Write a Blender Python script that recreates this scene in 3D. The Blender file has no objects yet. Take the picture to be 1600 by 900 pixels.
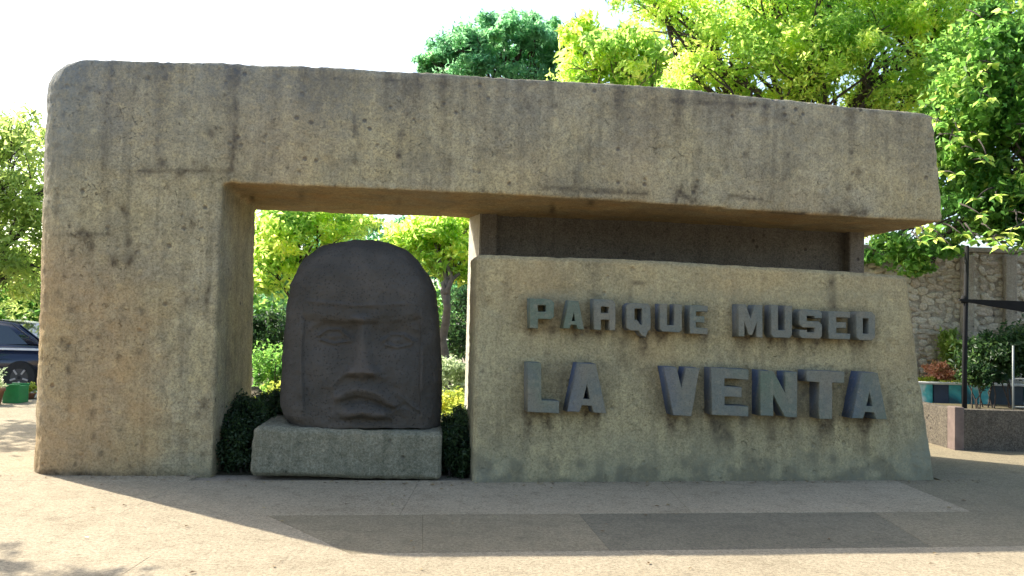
import bpy, bmesh, math, random
import numpy as np
from mathutils import Vector, Matrix, noise

S = bpy.context.scene
COL = S.collection
R = math.radians
rng = np.random.default_rng(7)
random.seed(7)

# ------------------------------------------------------------------ camera
F = 1300.0                      # focal length in photograph pixels (1600 wide)
PITCH = math.atan(55 / F)
ROLL = R(1.4)
EYE = Vector((0, 0, 1.6))
fwd = Vector((0, math.cos(PITCH), math.sin(PITCH)))
up0 = Vector((0, -math.sin(PITCH), math.cos(PITCH)))
rt0 = Vector((1, 0, 0))
rt = rt0 * math.cos(ROLL) + up0 * math.sin(ROLL)
up = up0 * math.cos(ROLL) - rt0 * math.sin(ROLL)
cam_d = bpy.data.cameras.new('camera')
cam = bpy.data.objects.new('camera', cam_d)
COL.objects.link(cam)
cam_d.sensor_width = 36
cam_d.lens = 36 * F / 1600
cam_d.clip_start = 0.05
cam_d.clip_end = 2000
M3 = Matrix((rt, up, -fwd)).transposed()
cam.matrix_world = Matrix.Translation(EYE) @ M3.to_4x4()
S.camera = cam


def at(u, v, y0, k=0.0, s=0.0):
    """survey helper: where the sight line to photo point (u, v) meets the plane y = y0 + k x + s z"""
    d = rt * ((u - 800) / F) + up * ((450 - v) / F) + fwd
    t = (y0 + s * EYE.z) / (d.y - k * d.x - s * d.z)
    return EYE + d * t


def seen(p):
    q = Vector(p) - EYE
    w = q.dot(fwd)
    return 800 + F * q.dot(rt) / w, 450 - F * q.dot(up) / w


# ------------------------------------------------------------------ world, sun, exposure
SUN_DIR = Vector((-3.64, 2.52, 4.1)).normalized()     # towards the sun
elev = math.asin(SUN_DIR.z)
azim = math.atan2(SUN_DIR.x, SUN_DIR.y)
W = bpy.data.worlds.new('World')
S.world = W
W.use_nodes = True
wn = W.node_tree
wn.nodes.clear()
sky = wn.nodes.new('ShaderNodeTexSky')
sky.sky_type = 'NISHITA'
sky.sun_disc = False
sky.sun_elevation = elev
sky.sun_rotation = azim
sky.air_density = 1.0
sky.dust_density = 2.5
sky.ozone_density = 1.0
bg = wn.nodes.new('ShaderNodeBackground')
bg.inputs['Strength'].default_value = 0.15
wo = wn.nodes.new('ShaderNodeOutputWorld')
wn.links.new(sky.outputs[0], bg.inputs[0])
wn.links.new(bg.outputs[0], wo.inputs[0])
sd = bpy.data.lights.new('sun', 'SUN')
sd.energy = 4.1
sd.angle = R(0.5)
sd.color = (1.0, 0.94, 0.84)
sun = bpy.data.objects.new('sun', sd)
sun.rotation_euler = (-SUN_DIR).to_track_quat('-Z', 'Y').to_euler()
sun.location = (-20, 20, 30)
COL.objects.link(sun)
S.view_settings.view_transform = 'Standard'
S.view_settings.look = 'None'
S.view_settings.exposure = 1.4
S.view_settings.gamma = 1.0


# ------------------------------------------------------------------ object helpers
def tag(o, label=None, cat=None, group=None, kind=None):
    if label: o['label'] = label
    if cat: o['category'] = cat
    if group: o['group'] = group
    if kind: o['kind'] = kind
    return o


def empty(name, loc, label, cat, group=None):
    o = bpy.data.objects.new(name, None)
    o.empty_display_size = 0.2
    o.location = loc
    COL.objects.link(o)
    return tag(o, label, cat, group)


def link(name, me, mat=None, parent=None, keep=True):
    """link a mesh given in world coordinates"""
    o = bpy.data.objects.new(name, me)
    COL.objects.link(o)
    if mat is not None and not me.materials:
        me.materials.append(mat)
    if parent is not None:
        o.parent = parent
        if keep:
            T = Vector((0, 0, 0))
            q = parent
            while q is not None:
                T += q.location
                q = q.parent
            o.location = -T
    return o


def smooth(me, on=True):
    me.polygons.foreach_set('use_smooth', [on] * len(me.polygons))


def from_bm(bm, name, sm=False):
    bmesh.ops.recalc_face_normals(bm, faces=bm.faces)
    me = bpy.data.meshes.new(name)
    bm.to_mesh(me)
    bm.free()
    if sm: smooth(me)
    return me


def box_bm(bm, lo, hi, bevel=0.0, rot=None, piv=None):
    r = bmesh.ops.create_cube(bm, size=1)
    vs = r['verts']
    lo = Vector(lo); hi = Vector(hi)
    for v in vs:
        v.co = Vector((lo[i] + (v.co[i] + 0.5) * (hi[i] - lo[i]) for i in range(3)))
    if bevel:
        es = list({e for v in vs for e in v.link_edges})
        r2 = bmesh.ops.bevel(bm, geom=es, offset=bevel, segments=2, affect='EDGES', profile=0.6)
        vs = list({v for f in r2['faces'] for v in f.verts} | {v for v in vs if v.is_valid})
    if rot is not None:
        bmesh.ops.rotate(bm, verts=vs, cent=piv or (lo + hi) / 2, matrix=rot)
    return vs


def box(name, lo, hi, mat, parent=None, bevel=0.0, rot=None, piv=None):
    bm = bmesh.new()
    box_bm(bm, lo, hi, bevel, rot, piv)
    return link(name, from_bm(bm, name), mat, parent)


def tube_data(pts, rads, seg=8):
    """vertices/faces of a tapered tube through pts"""
    V, Fc = [], []
    pts = [Vector(p) for p in pts]
    n = len(pts)
    ref = Vector((0.31, 0.87, 0.12)).normalized()
    for i, p in enumerate(pts):
        a = pts[max(i - 1, 0)]; b = pts[min(i + 1, n - 1)]
        t = (b - a).normalized()
        s = t.cross(ref)
        if s.length < 1e-3: s = t.cross(Vector((1, 0, 0)))
        s.normalize(); w = t.cross(s)
        for j in range(seg):
            an = 2 * math.pi * j / seg
            V.append(p + (s * math.cos(an) + w * math.sin(an)) * rads[i])
    for i in range(n - 1):
        for j in range(seg):
            k = (j + 1) % seg
            Fc.append((i * seg + j, i * seg + k, (i + 1) * seg + k, (i + 1) * seg + j))
    Fc.append(tuple(range(seg))[::-1])
    Fc.append(tuple((n - 1) * seg + j for j in range(seg)))
    return V, Fc


def tubes(name, lst, mat, parent=None, seg=8, sm=True):
    V, Fc = [], []
    for pts, rads in lst:
        v, f = tube_data(pts, rads, seg)
        o = len(V)
        V += v
        Fc += [tuple(i + o for i in ff) for ff in f]
    me = bpy.data.meshes.new(name)
    me.from_pydata([tuple(v) for v in V], [], Fc)
    if sm: smooth(me)
    return link(name, me, mat, parent)


# ------------------------------------------------------------------ material helpers
class NT:
    def __init__(self, name):
        self.m = bpy.data.materials.new(name)
        self.m.use_nodes = True
        self.t = self.m.node_tree
        self.t.nodes.clear()
        self.out = self.n('ShaderNodeOutputMaterial')

    def n(self, typ, **kw):
        o = self.t.nodes.new(typ)
        for k, v in kw.items(): setattr(o, k, v)
        return o

    def l(self, a, b): self.t.links.new(a, b)

    def inp(self, node, key, val):
        if isinstance(val, bpy.types.NodeSocket): self.l(val, node.inputs[key])
        else: node.inputs[key].default_value = val

    def coords(self, scale=(1, 1, 1)):
        tc = self.n('ShaderNodeTexCoord')
        mp = self.n('ShaderNodeMapping')
        mp.inputs['Scale'].default_value = scale
        self.l(tc.outputs['Object'], mp.inputs['Vector'])
        return mp.outputs[0]

    def noise(self, scale, detail=4, rough=0.55, vec=None, dist=0.0):
        o = self.n('ShaderNodeTexNoise')
        o.inputs['Scale'].default_value = scale
        o.inputs['Detail'].default_value = detail
        o.inputs['Roughness'].default_value = rough
        o.inputs['Distortion'].default_value = dist
        self.l(vec if vec is not None else self.coords(), o.inputs['Vector'])
        return o.outputs['Fac']

    def voro(self, scale, vec=None, feature='F1'):
        o = self.n('ShaderNodeTexVoronoi', feature=feature)
        o.inputs['Scale'].default_value = scale
        self.l(vec if vec is not None else self.coords(), o.inputs['Vector'])
        return o.outputs['Distance']

    def ramp(self, fac, stops, interp='LINEAR'):
        o = self.n('ShaderNodeValToRGB')
        o.color_ramp.interpolation = interp
        e = o.color_ramp.elements
        while len(e) < len(stops): e.new(0.5)
        for i, (p, c) in enumerate(stops):
            e[i].position = p
            e[i].color = (c, c, c, 1) if isinstance(c, (int, float)) else (*c, 1)
        self.l(fac, o.inputs[0])
        return o.outputs[0]

    def mix(self, fac, a, b, mode='MIX'):
        o = self.n('ShaderNodeMix', data_type='RGBA', blend_type=mode)
        self.inp(o, 0, fac)
        for k, v in ((6, a), (7, b)):
            if isinstance(v, bpy.types.NodeSocket): self.l(v, o.inputs[k])
            else: o.inputs[k].default_value = (*v, 1)
        return o.outputs[2]

    def math(self, op, a, b=0.0):
        o = self.n('ShaderNodeMath', operation=op)
        self.inp(o, 0, a); self.inp(o, 1, b)
        return o.outputs[0]

    def attr(self, name):
        o = self.n('ShaderNodeAttribute')
        o.attribute_name = name
        return o

    def bump(self, h, strength=0.4, dist=0.02, normal=None):
        o = self.n('ShaderNodeBump')
        o.inputs['Strength'].default_value = strength
        o.inputs['Distance'].default_value = dist
        self.l(h, o.inputs['Height'])
        if normal is not None: self.l(normal, o.inputs['Normal'])
        return o.outputs[0]

    def bsdf(self, col, rough=0.8, normal=None, metallic=0.0, spec=0.5, **kw):
        o = self.n('ShaderNodeBsdfPrincipled')
        if isinstance(col, bpy.types.NodeSocket): self.l(col, o.inputs['Base Color'])
        else: o.inputs['Base Color'].default_value = (*col, 1)
        self.inp(o, 'Roughness', rough)
        o.inputs['Metallic'].default_value = metallic
        o.inputs['Specular IOR Level'].default_value = spec
        if normal is not None: self.l(normal, o.inputs['Normal'])
        for k, v in kw.items(): self.inp(o, k, v)
        self.l(o.outputs[0], self.out.inputs[0])
        return self.m


def plain(name, col, rough=0.6, var=0.25, scale=6, metallic=0.0, spec=0.5, bumps=0.0):
    t = NT(name)
    nf = t.noise(scale, 5, 0.6)
    c = t.mix(t.ramp(nf, [(0.3, 0.0), (0.7, 1.0)]), tuple(x * (1 - var) for x in col), tuple(min(1, x * (1 + var)) for x in col))
    nb = t.bump(t.noise(scale * 8, 4, 0.6), bumps, 0.01) if bumps else None
    return t.bsdf(c, rough, nb, metallic, spec)


def concrete(name, base, dark, warm, cool=(0.19, 0.24, 0.25), cool_amt=0.0, stain=False, pits=1.0, scale=1.0, green=0.0):
    t = NT(name)
    big = t.noise(0.9 * scale, 6, 0.6)
    mid = t.noise(2.3 * scale, 9, 0.70, dist=0.5)
    mid2 = t.noise(13 * scale, 6, 0.75, dist=0.2)
    fine = t.noise(46, 6, 0.85)
    grit = t.noise(110, 3, 0.7)
    c = t.mix(t.ramp(big, [(0.38, 0.0), (0.62, 1.0)]), base, warm)
    c = t.mix(t.math('MULTIPLY', t.ramp(mid, [(0.45, 0.0), (0.66, 1.0)]), 0.62), c, dark)
    c = t.mix(t.math('MULTIPLY', t.ramp(mid2, [(0.52, 0.0), (0.66, 1.0)]), 0.38), c, dark)
    c = t.mix(t.math('MULTIPLY', t.ramp(mid2, [(0.34, 1.0), (0.47, 0.0)]), 0.45), c, tuple(min(1, x * 1.5) for x in warm))
    # vertical run-off streaks
    st = t.noise(1.0, 5, 0.6, vec=t.coords((9, 9, 0.55)))
    c = t.mix(t.math('MULTIPLY', t.ramp(st, [(0.50, 0.0), (0.70, 1.0)]), 0.55), c, dark)
    st2 = t.noise(1.0, 4, 0.6, vec=t.coords((22, 22, 0.8)))
    c = t.mix(t.math('MULTIPLY', t.ramp(st2, [(0.55, 0.0), (0.75, 1.0)]), 0.30), c, tuple(min(1, x * 1.5) for x in base))
    # aggregate speckle
    c = t.mix(t.ramp(fine, [(0.42, 0.0), (0.57, 1.0)]), t.mix(0.50, c, dark), t.mix(0.12, c, (0.62, 0.55, 0.42)))
    c = t.mix(t.math('MULTIPLY', t.ramp(grit, [(0.55, 0.0), (0.7, 1.0)]), 0.22), c, (0.66, 0.57, 0.40))
    # blow holes
    v = t.voro(7.0, vec=None)
    gate = t.ramp(t.noise(1.7, 3, 0.5), [(0.50, 0.0), (0.60, 1.0)])
    hole = t.math('MULTIPLY', t.ramp(v, [(0.10, 1.0), (0.20, 0.0)]), gate)
    c = t.mix(t.math('MULTIPLY', hole, 0.75 * pits), c, (0.06, 0.05, 0.045))
    # honeycombing: ragged dark marks in clusters
    hc = t.math('MULTIPLY', t.ramp(t.noise(15, 9, 0.75, dist=1.6), [(0.585, 0.0), (0.64, 1.0)]), t.ramp(t.noise(1.9, 4, 0.6), [(0.44, 0.15), (0.60, 1.0)]))
    c = t.mix(t.math('MULTIPLY', hc, 0.8), c, tuple(x * .55 for x in dark))
    if stain:
        oc = t.attr('ochre')
        c = t.mix(t.math('MULTIPLY', oc.outputs['Fac'], t.ramp(mid, [(0.35, 1.0), (0.65, 0.55)])), c, (0.48, 0.27, 0.095), 'MIX')
        c = t.mix(t.ramp(fine, [(0.42, 0.35), (0.50, 0.0)]), c, dark)
        a = t.attr('stain')
        sp = t.n('ShaderNodeSeparateColor')
        t.l(a.outputs['Color'], sp.inputs[0])
        nz = t.ramp(t.noise(16, 5, 0.7), [(0.30, 0.35), (0.65, 1.0)])
        c = t.mix(t.math('MULTIPLY', sp.outputs[0], nz), c, (0.075, 0.055, 0.035))   # R dark dirt, cracks
        c = t.mix(t.math('MULTIPLY', sp.outputs[1], nz), c, (0.25, 0.245, 0.16))     # G algae
        c = t.mix(t.math('MULTIPLY', sp.outputs[2], nz), c, cool)                     # B blue grey tint
    h1 = t.math('MULTIPLY', fine, 0.6)
    h = t.math('ADD', t.math('ADD', h1, t.math('MULTIPLY', grit, 0.35)), t.math('MULTIPLY', mid, 0.8))
    h = t.math('SUBTRACT', h, t.math('MULTIPLY', hole, 0.8))
    h = t.math('SUBTRACT', h, t.math('MULTIPLY', hc, 0.6))
    return t.bsdf(c, 0.93, t.bump(h, 0.75, 0.03), spec=0.2)


def leafmat(name, stops, trans=0.5, rough=0.45):
    t = NT(name)
    a = t.attr('tone')
    c = t.ramp(a.outputs['Fac'], stops)
    p = t.n('ShaderNodeBsdfPrincipled')
    t.l(c, p.inputs['Base Color'])
    p.inputs['Roughness'].default_value = rough
    p.inputs['Specular IOR Level'].default_value = 0.35
    tr = t.n('ShaderNodeBsdfTranslucent')
    t.l(t.mix(0.0, c, c), tr.inputs[0])
    hs = t.n('ShaderNodeHueSaturation')
    hs.inputs['Value'].default_value = 3.6
    hs.inputs['Saturation'].default_value = 0.92
    t.l(c, hs.inputs['Color'])
    t.l(hs.outputs[0], tr.inputs[0])
    mx = t.n('ShaderNodeMixShader')
    mx.inputs[0].default_value = trans
    t.l(p.outputs[0], mx.inputs[1])
    t.l(tr.outputs[0], mx.inputs[2])
    t.l(mx.outputs[0], t.out.inputs[0])
    return t.m


# ------------------------------------------------------------------ materials
M_GATE = concrete('weathered_concrete', (0.45, 0.405, 0.275), (0.15, 0.132, 0.082), (0.54, 0.45, 0.235), stain=True, cool=(0.16, 0.205, 0.25))
M_SIGN = concrete('sign_concrete', (0.44, 0.38, 0.20), (0.18, 0.155, 0.085), (0.50, 0.415, 0.205), stain=True, pits=0.5)
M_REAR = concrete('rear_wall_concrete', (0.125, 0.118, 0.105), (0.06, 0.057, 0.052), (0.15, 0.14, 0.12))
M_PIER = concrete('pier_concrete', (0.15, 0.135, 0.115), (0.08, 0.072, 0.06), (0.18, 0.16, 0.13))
M_PIERL = concrete('sunlit_tone_pier_concrete', (0.68, 0.64, 0.52), (0.5, 0.46, 0.36), (0.72, 0.67, 0.54))  # pale copy of the pier concrete, sunlight put into its colour
M_PLINTH = concrete('plinth_concrete', (0.22, 0.215, 0.15), (0.07, 0.075, 0.045), (0.27, 0.24, 0.16), pits=0.8)
M_STONEWALL = concrete('wall_mortar', (0.42, 0.37, 0.29), (0.20, 0.17, 0.13), (0.48, 0.42, 0.32))
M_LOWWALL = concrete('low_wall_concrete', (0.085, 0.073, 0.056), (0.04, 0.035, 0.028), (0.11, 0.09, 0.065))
M_COLUMN = concrete('column_concrete', (0.22, 0.19, 0.17), (0.12, 0.10, 0.09), (0.25, 0.21, 0.18))


def basalt():
    t = NT('carved_basalt')
    a = t.noise(2.2, 6, 0.6); b = t.noise(26, 5, 0.7); g = t.noise(90, 3, 0.7)
    c = t.mix(t.ramp(a, [(0.35, 0.0), (0.7, 1.0)]), (0.056, 0.053, 0.045), (0.098, 0.088, 0.073))
    c = t.mix(t.math('MULTIPLY', t.ramp(b, [(0.45, 0.0), (0.7, 1.0)]), 0.5), c, (0.070, 0.055, 0.042))
    pv = t.ramp(t.voro(34), [(0.10, 1.0), (0.28, 0.0)])
    c = t.mix(t.math('MULTIPLY', pv, 0.5), c, (0.011, 0.010, 0.009))
    w = t.attr('relief_tone')
    c = t.mix(t.math('MULTIPLY', w.outputs['Fac'], 0.8), c, (0.155, 0.125, 0.10))
    h = t.math('ADD', t.math('MULTIPLY', b, 0.8), t.math('MULTIPLY', g, 0.4))
    h = t.math('SUBTRACT', h, t.math('MULTIPLY', pv, 0.5))
    return t.bsdf(c, 0.85, t.bump(h, 0.8, 0.03), spec=0.2)


M_BASALT = basalt()


def letterpaint():
    t = NT('worn_blue_letter_paint')
    a = t.noise(2.4, 4, 0.6); b = t.noise(14, 5, 0.7); g = t.noise(60, 4, 0.7)
    c = t.mix(t.ramp(a, [(0.35, 0.0), (0.62, 1.0)]), (0.175, 0.160, 0.115), (0.125, 0.138, 0.115))
    c = t.mix(t.ramp(t.noise(1.1, 3, 0.5), [(0.52, 0.0), (0.66, 0.75)]), c, (0.10, 0.14, 0.09))
    # old blue coat, best preserved on the sides of the letters
    bl = t.attr('blue')
    c = t.mix(t.math('MULTIPLY', bl.outputs['Fac'], t.ramp(b, [(0.3, 0.5), (0.6, 1.0)])), c, (0.04, 0.07, 0.15))
    c = t.mix(t.math('MULTIPLY', t.ramp(b, [(0.5, 0.0), (0.72, 1.0)]), 0.6), c, (0.25, 0.225, 0.155))
    c = t.mix(t.math('MULTIPLY', t.ramp(g, [(0.50, 0.0), (0.66, 1.0)]), 0.55), c, (0.07, 0.065, 0.05))
    return t.bsdf(c, 0.8, t.bump(t.math('ADD', b, g), 0.4, 0.012), spec=0.3)


M_LETTER = letterpaint()


def groundmat(name, a, b, d, sc=1.0, bl=0.5):
    t = NT(name)
    big = t.noise(0.45 * sc, 6, 0.6); mid = t.noise(3.2 * sc, 6, 0.7); f = t.noise(38, 6, 0.85); g = t.noise(130, 3, 0.8)
    c = t.mix(t.ramp(big, [(0.35, 0.0), (0.65, 1.0)]), a, b)
    c = t.mix(t.math('MULTIPLY', t.ramp(mid, [(0.5, 0.0), (0.75, 1.0)]), 0.5), c, d)
    c = t.mix(t.ramp(f, [(0.44, 0.0), (0.56, 1.0)]), t.mix(0.65, c, d), c)
    c = t.mix(t.math('MULTIPLY', t.ramp(t.noise(9, 6, 0.75), [(0.50, 0.0), (0.66, 1.0)]), 0.45), c, d)
    c = t.mix(t.math('MULTIPLY', t.ramp(g, [(0.52, 0.0), (0.66, 1.0)]), 0.45), c, tuple(min(1, x * 1.5) for x in b))
    # old spills
    sp = t.ramp(t.noise(1.3, 3, 0.5, dist=0.8), [(0.66, 0.0), (0.76, 1.0)])
    c = t.mix(t.math('MULTIPLY', sp, 0.35), c, tuple(x * 0.6 for x in d))
    h = t.math('ADD', t.math('MULTIPLY', f, 0.7), t.math('MULTIPLY', g, 0.5))
    return t.bsdf(c, 0.95, t.bump(h, bl, 0.012), spec=0.15)


M_GROUND = groundmat('dusty_ground', (0.30, 0.25, 0.18), (0.36, 0.30, 0.22), (0.18, 0.145, 0.10))
M_FORE = groundmat('washed_concrete_paving', (0.34, 0.282, 0.185), (0.43, 0.36, 0.245), (0.13, 0.105, 0.065))
M_SLABG = groundmat('shaded_grey_paving', (0.245, 0.205, 0.13), (0.30, 0.25, 0.16), (0.10, 0.085, 0.055))  # paving with shade put into its colour
M_SLABD = groundmat('shadow_tone_paving', (0.185, 0.162, 0.11), (0.23, 0.20, 0.135), (0.075, 0.067, 0.045))  # same, darker: the deep part of the beam's shadow
M_SOIL = groundmat('garden_soil', (0.10, 0.08, 0.05), (0.15, 0.13, 0.07), (0.05, 0.045, 0.03))
M_BARK = plain('bark_dark', (0.055, 0.043, 0.033), 0.95, 0.4, 9, bumps=0.8)
M_BARKL = plain('bark_light', (0.15, 0.125, 0.095), 0.95, 0.35, 9, bumps=0.8)
M_METAL_D = plain('dark_painted_steel', (0.010, 0.010, 0.010), 0.8, 0.3, 12, spec=.2)
M_METAL_L = plain('pale_grey_pipe', (0.26, 0.28, 0.26), 0.5, 0.2, 12)

L_BRIGHT = leafmat('leaf_yellow_green', [(0.0, (0.06, 0.14, 0.02)), (0.4, (0.17, 0.26, 0.04)), (0.75, (0.31, 0.36, 0.06)), (1.0, (0.48, 0.44, 0.11))], 0.68)
L_MID = leafmat('leaf_mid_green', [(0.0, (0.025, 0.08, 0.016)), (0.5, (0.075, 0.17, 0.022)), (0.85, (0.14, 0.23, 0.03)), (1.0, (0.32, 0.32, 0.04))], 0.6)
L_TEAL = leafmat('leaf_blue_green', [(0.0, (0.04, 0.12, 0.06)), (0.6, (0.10, 0.23, 0.10)), (1.0, (0.20, 0.33, 0.13))], 0.6)
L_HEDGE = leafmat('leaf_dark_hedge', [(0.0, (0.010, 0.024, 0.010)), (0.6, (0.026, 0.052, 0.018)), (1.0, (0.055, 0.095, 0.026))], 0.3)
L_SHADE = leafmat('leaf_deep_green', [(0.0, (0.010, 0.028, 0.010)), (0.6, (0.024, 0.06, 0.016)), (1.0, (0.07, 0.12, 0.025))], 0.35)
L_PALE = leafmat('leaf_pale_shrub', [(0.0, (0.11, 0.16, 0.08)), (0.5, (0.24, 0.29, 0.15)), (1.0, (0.42, 0.44, 0.28))], 0.4)
L_YELLOW = leafmat('leaf_yellow_flower', [(0.0, (0.10, 0.16, 0.02)), (0.5, (0.24, 0.28, 0.03)), (1.0, (0.46, 0.42, 0.04))], 0.4)
L_ORANGE = leafmat('petal_orange', [(0.0, (0.12, 0.14, 0.03)), (0.4, (0.45, 0.22, 0.12)), (1.0, (0.6, 0.36, 0.24))], 0.25)
L_WILLOW = leafmat('leaf_olive', [(0.0, (0.07, 0.11, 0.02)), (0.5, (0.17, 0.23, 0.05)), (1.0, (0.30, 0.33, 0.08))], 0.62)

# ------------------------------------------------------------------ ground
KX = 0.13                                   # the gateway front recedes to the right by 0.13 m per metre
Y0 = 8.80                                   # its plane: y = Y0 + KX x


def gp(u, v, z=0.0):
    """ground point seen at photo point (u, v)"""
    d = rt * ((u - 800) / F) + up * ((450 - v) / F) + fwd
    t = (z - EYE.z) / d.z
    return EYE + d * t


def sheet(name, pts, z, mat, kind='structure', parent=None, thick=0.0):
    bm = bmesh.new()
    vs = [bm.verts.new((p[0], p[1], z)) for p in pts]
    f = bm.faces.new(vs)
    if f.normal.z < 0: f.normal_flip()
    if thick:
        r = bmesh.ops.extrude_face_region(bm, geom=[f])
        for g in r['geom']:
            if isinstance(g, bmesh.types.BMVert): g.co.z -= thick
    o = link(name, from_bm(bm, name), mat, parent)
    if kind: o['kind'] = kind
    return o


# one sheet to the horizon, gently uneven near the camera is left to the paving laid on it
sheet('ground', [(-400, -60), (400, -60), (400, 700), (-400, 700)], -0.02, M_GROUND)

# forecourt paving: large slabs with recessed joints (rows: walk along the gateway, then the roadside row, then the foreground)
pav = bpy.data.objects.new('forecourt_paving', None)
COL.objects.link(pav)
tag(pav, kind='structure')


def slab(quad, mat, z=0.0, jig=0.0):
    """one paving slab with softened edges; quad = 4 ground points"""
    q = [Vector((p[0], p[1], 0)) for p in quad]
    c = sum(q, Vector()) / 4
    bm = bmesh.new()
    zz = z + random.uniform(-0.0012, 0.0012)
    top, rim, bot = [], [], []
    for p in q:
        d = (c - p).normalized()
        top.append(bm.verts.new((p.x + d.x * 0.0025, p.y + d.y * 0.0025, zz)))
        rim.append(bm.verts.new((p.x + d.x * 0.001, p.y + d.y * 0.001, zz - 0.002)))
        bot.append(bm.verts.new((p.x + d.x * 0.001, p.y + d.y * 0.001, zz - 0.05)))
    bm.faces.new(top)
    for a, b in ((top, rim), (rim, bot)):
        for i in range(4):
            j = (i + 1) % 4
            bm.faces.new((a[i], b[i], b[j], a[j]))
    me = from_bm(bm, 'paving_slab')
    return link('paving_slab', me, mat, pav)


def walk_y(x, off): return Y0 + KX * x + off


rows = [(7.5, -0.25), (-0.25, -1.75), (-1.75, -2.9), (-2.9, -5.4), (-5.4, -8.6)]
cols = {0: [-5.3 - 3.2 * i for i in range(5, 0, -1)] + [-5.3] + [-3.1, -0.55, 2.0, 4.75, 7.2, 9.8, 13.0, 16.5],
        1: [-18, -14, -10.5, -7.6, -5.2, -3.1, -0.88, 1.6, 4.2, 6.9, 10.0, 13.5, 17],
        2: None, 3: [-18, -13, -9.0, -5.5, -2.35, 0.9, 4.1, 7.6, 12, 17],
        4: [-18, -12.5, -7.4, -3.9, -0.4, 3.0, 6.5, 11, 17]}
for r, (oa, ob) in enumerate(rows):
    if r == 2:
        # edges follow seams and the beam's shadow tones along the road-side row
        def xat(u, v):
            p = gp(u, v)
            return p.x
        far = [-18, -13.5, -9.5, -6.2, gp(415, 808).x, gp(660, 805).x, gp(905, 805).x, gp(1375, 805).x, 6.6, 9.6, 13, 17]
        near = [-18, -13.5, -9.5, -5.4, gp(548, 862).x, gp(660, 865).x, gp(955, 865).x, gp(1452, 852).x, 7.4, 10.5, 14, 18]
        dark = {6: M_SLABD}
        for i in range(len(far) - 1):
            m = dark.get(i, M_FORE if i < 4 else M_SLABG)  # darker slabs carry the beam's shadow in their colour
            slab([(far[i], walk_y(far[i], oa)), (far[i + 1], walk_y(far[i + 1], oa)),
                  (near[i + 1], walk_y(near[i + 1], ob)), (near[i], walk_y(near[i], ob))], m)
        continue
    cs = cols[r]
    for i in range(len(cs) - 1):
        a, b = cs[i], cs[i + 1]
        m = M_FORE
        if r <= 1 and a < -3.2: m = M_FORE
        if r <= 1 and a > 4.1: m = M_SLABG  # shade right of the sign wall put into the slab colour
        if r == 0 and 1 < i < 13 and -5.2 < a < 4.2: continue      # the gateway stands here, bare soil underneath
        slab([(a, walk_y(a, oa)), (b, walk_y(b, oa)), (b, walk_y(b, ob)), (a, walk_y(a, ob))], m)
sheet('garden_soil', [(-5.0, 8.3), (5.6, 9.6), (6.6, 13.0), (9.5, 14.0), (9.5, 30), (-8.0, 30), (-5.4, 12.5)], 0.004 - 0.02, M_SOIL)

# ------------------------------------------------------------------ gateway
GATE = empty('concrete_gateway', (0, 9.0, 0),
             'massive weathered concrete museum gateway with long cantilevered beam and raised lettering', 'gateway')


def remesh(me, name, voxel, amp, seed, sm_iter=2, amp2=None):
    tmp = bpy.data.objects.new('tmp', me)
    COL.objects.link(tmp)
    m = tmp.modifiers.new('r', 'REMESH')
    m.mode = 'VOXEL'; m.voxel_size = voxel
    if sm_iter:
        s = tmp.modifiers.new('s', 'SMOOTH')
        s.iterations = sm_iter; s.factor = 0.6
    dg = bpy.context.evaluated_depsgraph_get()
    ev = tmp.evaluated_get(dg)
    out = bpy.data.meshes.new_from_object(ev)
    bpy.data.objects.remove(tmp)
    out.name = name
    n = len(out.vertices)
    co = np.empty(n * 3, np.float32); out.vertices.foreach_get('co', co); co = co.reshape(-1, 3)
    no = np.empty(n * 3, np.float32); out.vertices.foreach_get('normal', no); no = no.reshape(-1, 3)
    off = Vector((seed * 13.7, seed * 3.1, seed * 7.9))
    d = np.empty(n)
    a2 = amp if amp2 is None else amp2
    for i in range(n):
        p = Vector(co[i]) + off
        ch = noise.noise(p * 3.1 + Vector((5, 5, 5)))
        d[i] = -max(0, ch - .42) * .07 * min(1, amp / .006) + noise.noise(p * 1.3) * amp * 1.8 + noise.noise(p * 6.0) * amp + noise.noise(p * 17.0) * a2 * 0.8
    co = co + no * d[:, None]
    out.vertices.foreach_set('co', co.astype(np.float32).ravel())
    smooth(out)
    out.update()
    return out


def gpt(u, v, off=0.0):
    return at(u, v, Y0 + off, KX)


DEPTH = 2.2
dvec = Vector((-KX, 1.0, 0)) * DEPTH
# outline of the front face, clockwise from the pillar's foot
front_px = [(54, 760), (58, 640), (66, 400), (74, 170), (78, 125), (86, 106), (103, 94), (130, 90), (345, 97), (460, 101), (740, 116),
            (1040, 135), (1280, 160), (1450, 177), (1457, 181), (1465, 250), (1474, 347), (1200, 331), (1000, 316), (740, 302), (347, 285),
            (338, 520), (330, 765)]
front = [gpt(u, v) for u, v in front_px]
back = [p + dvec for p in front]
bpx = {15: (1348, 290), 16: (1352, 371), 17: (1150, 357), 18: (1000, 350), 19: (735, 341), 20: (406, 329), 21: (403, 520), 22: (400, 700)}
for i, (u, v) in bpx.items():
    q = gpt(u, v, DEPTH)
    back[i] = q
back[14] = Vector((back[16].x, back[16].y, front[14].z)); back[15] = Vector((back[16].x, back[16].y, front[15].z))
back[13] = Vector((back[14].x - 0.12, back[14].y - 0.015, front[13].z))
back[22].z = front[22].z


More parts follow.
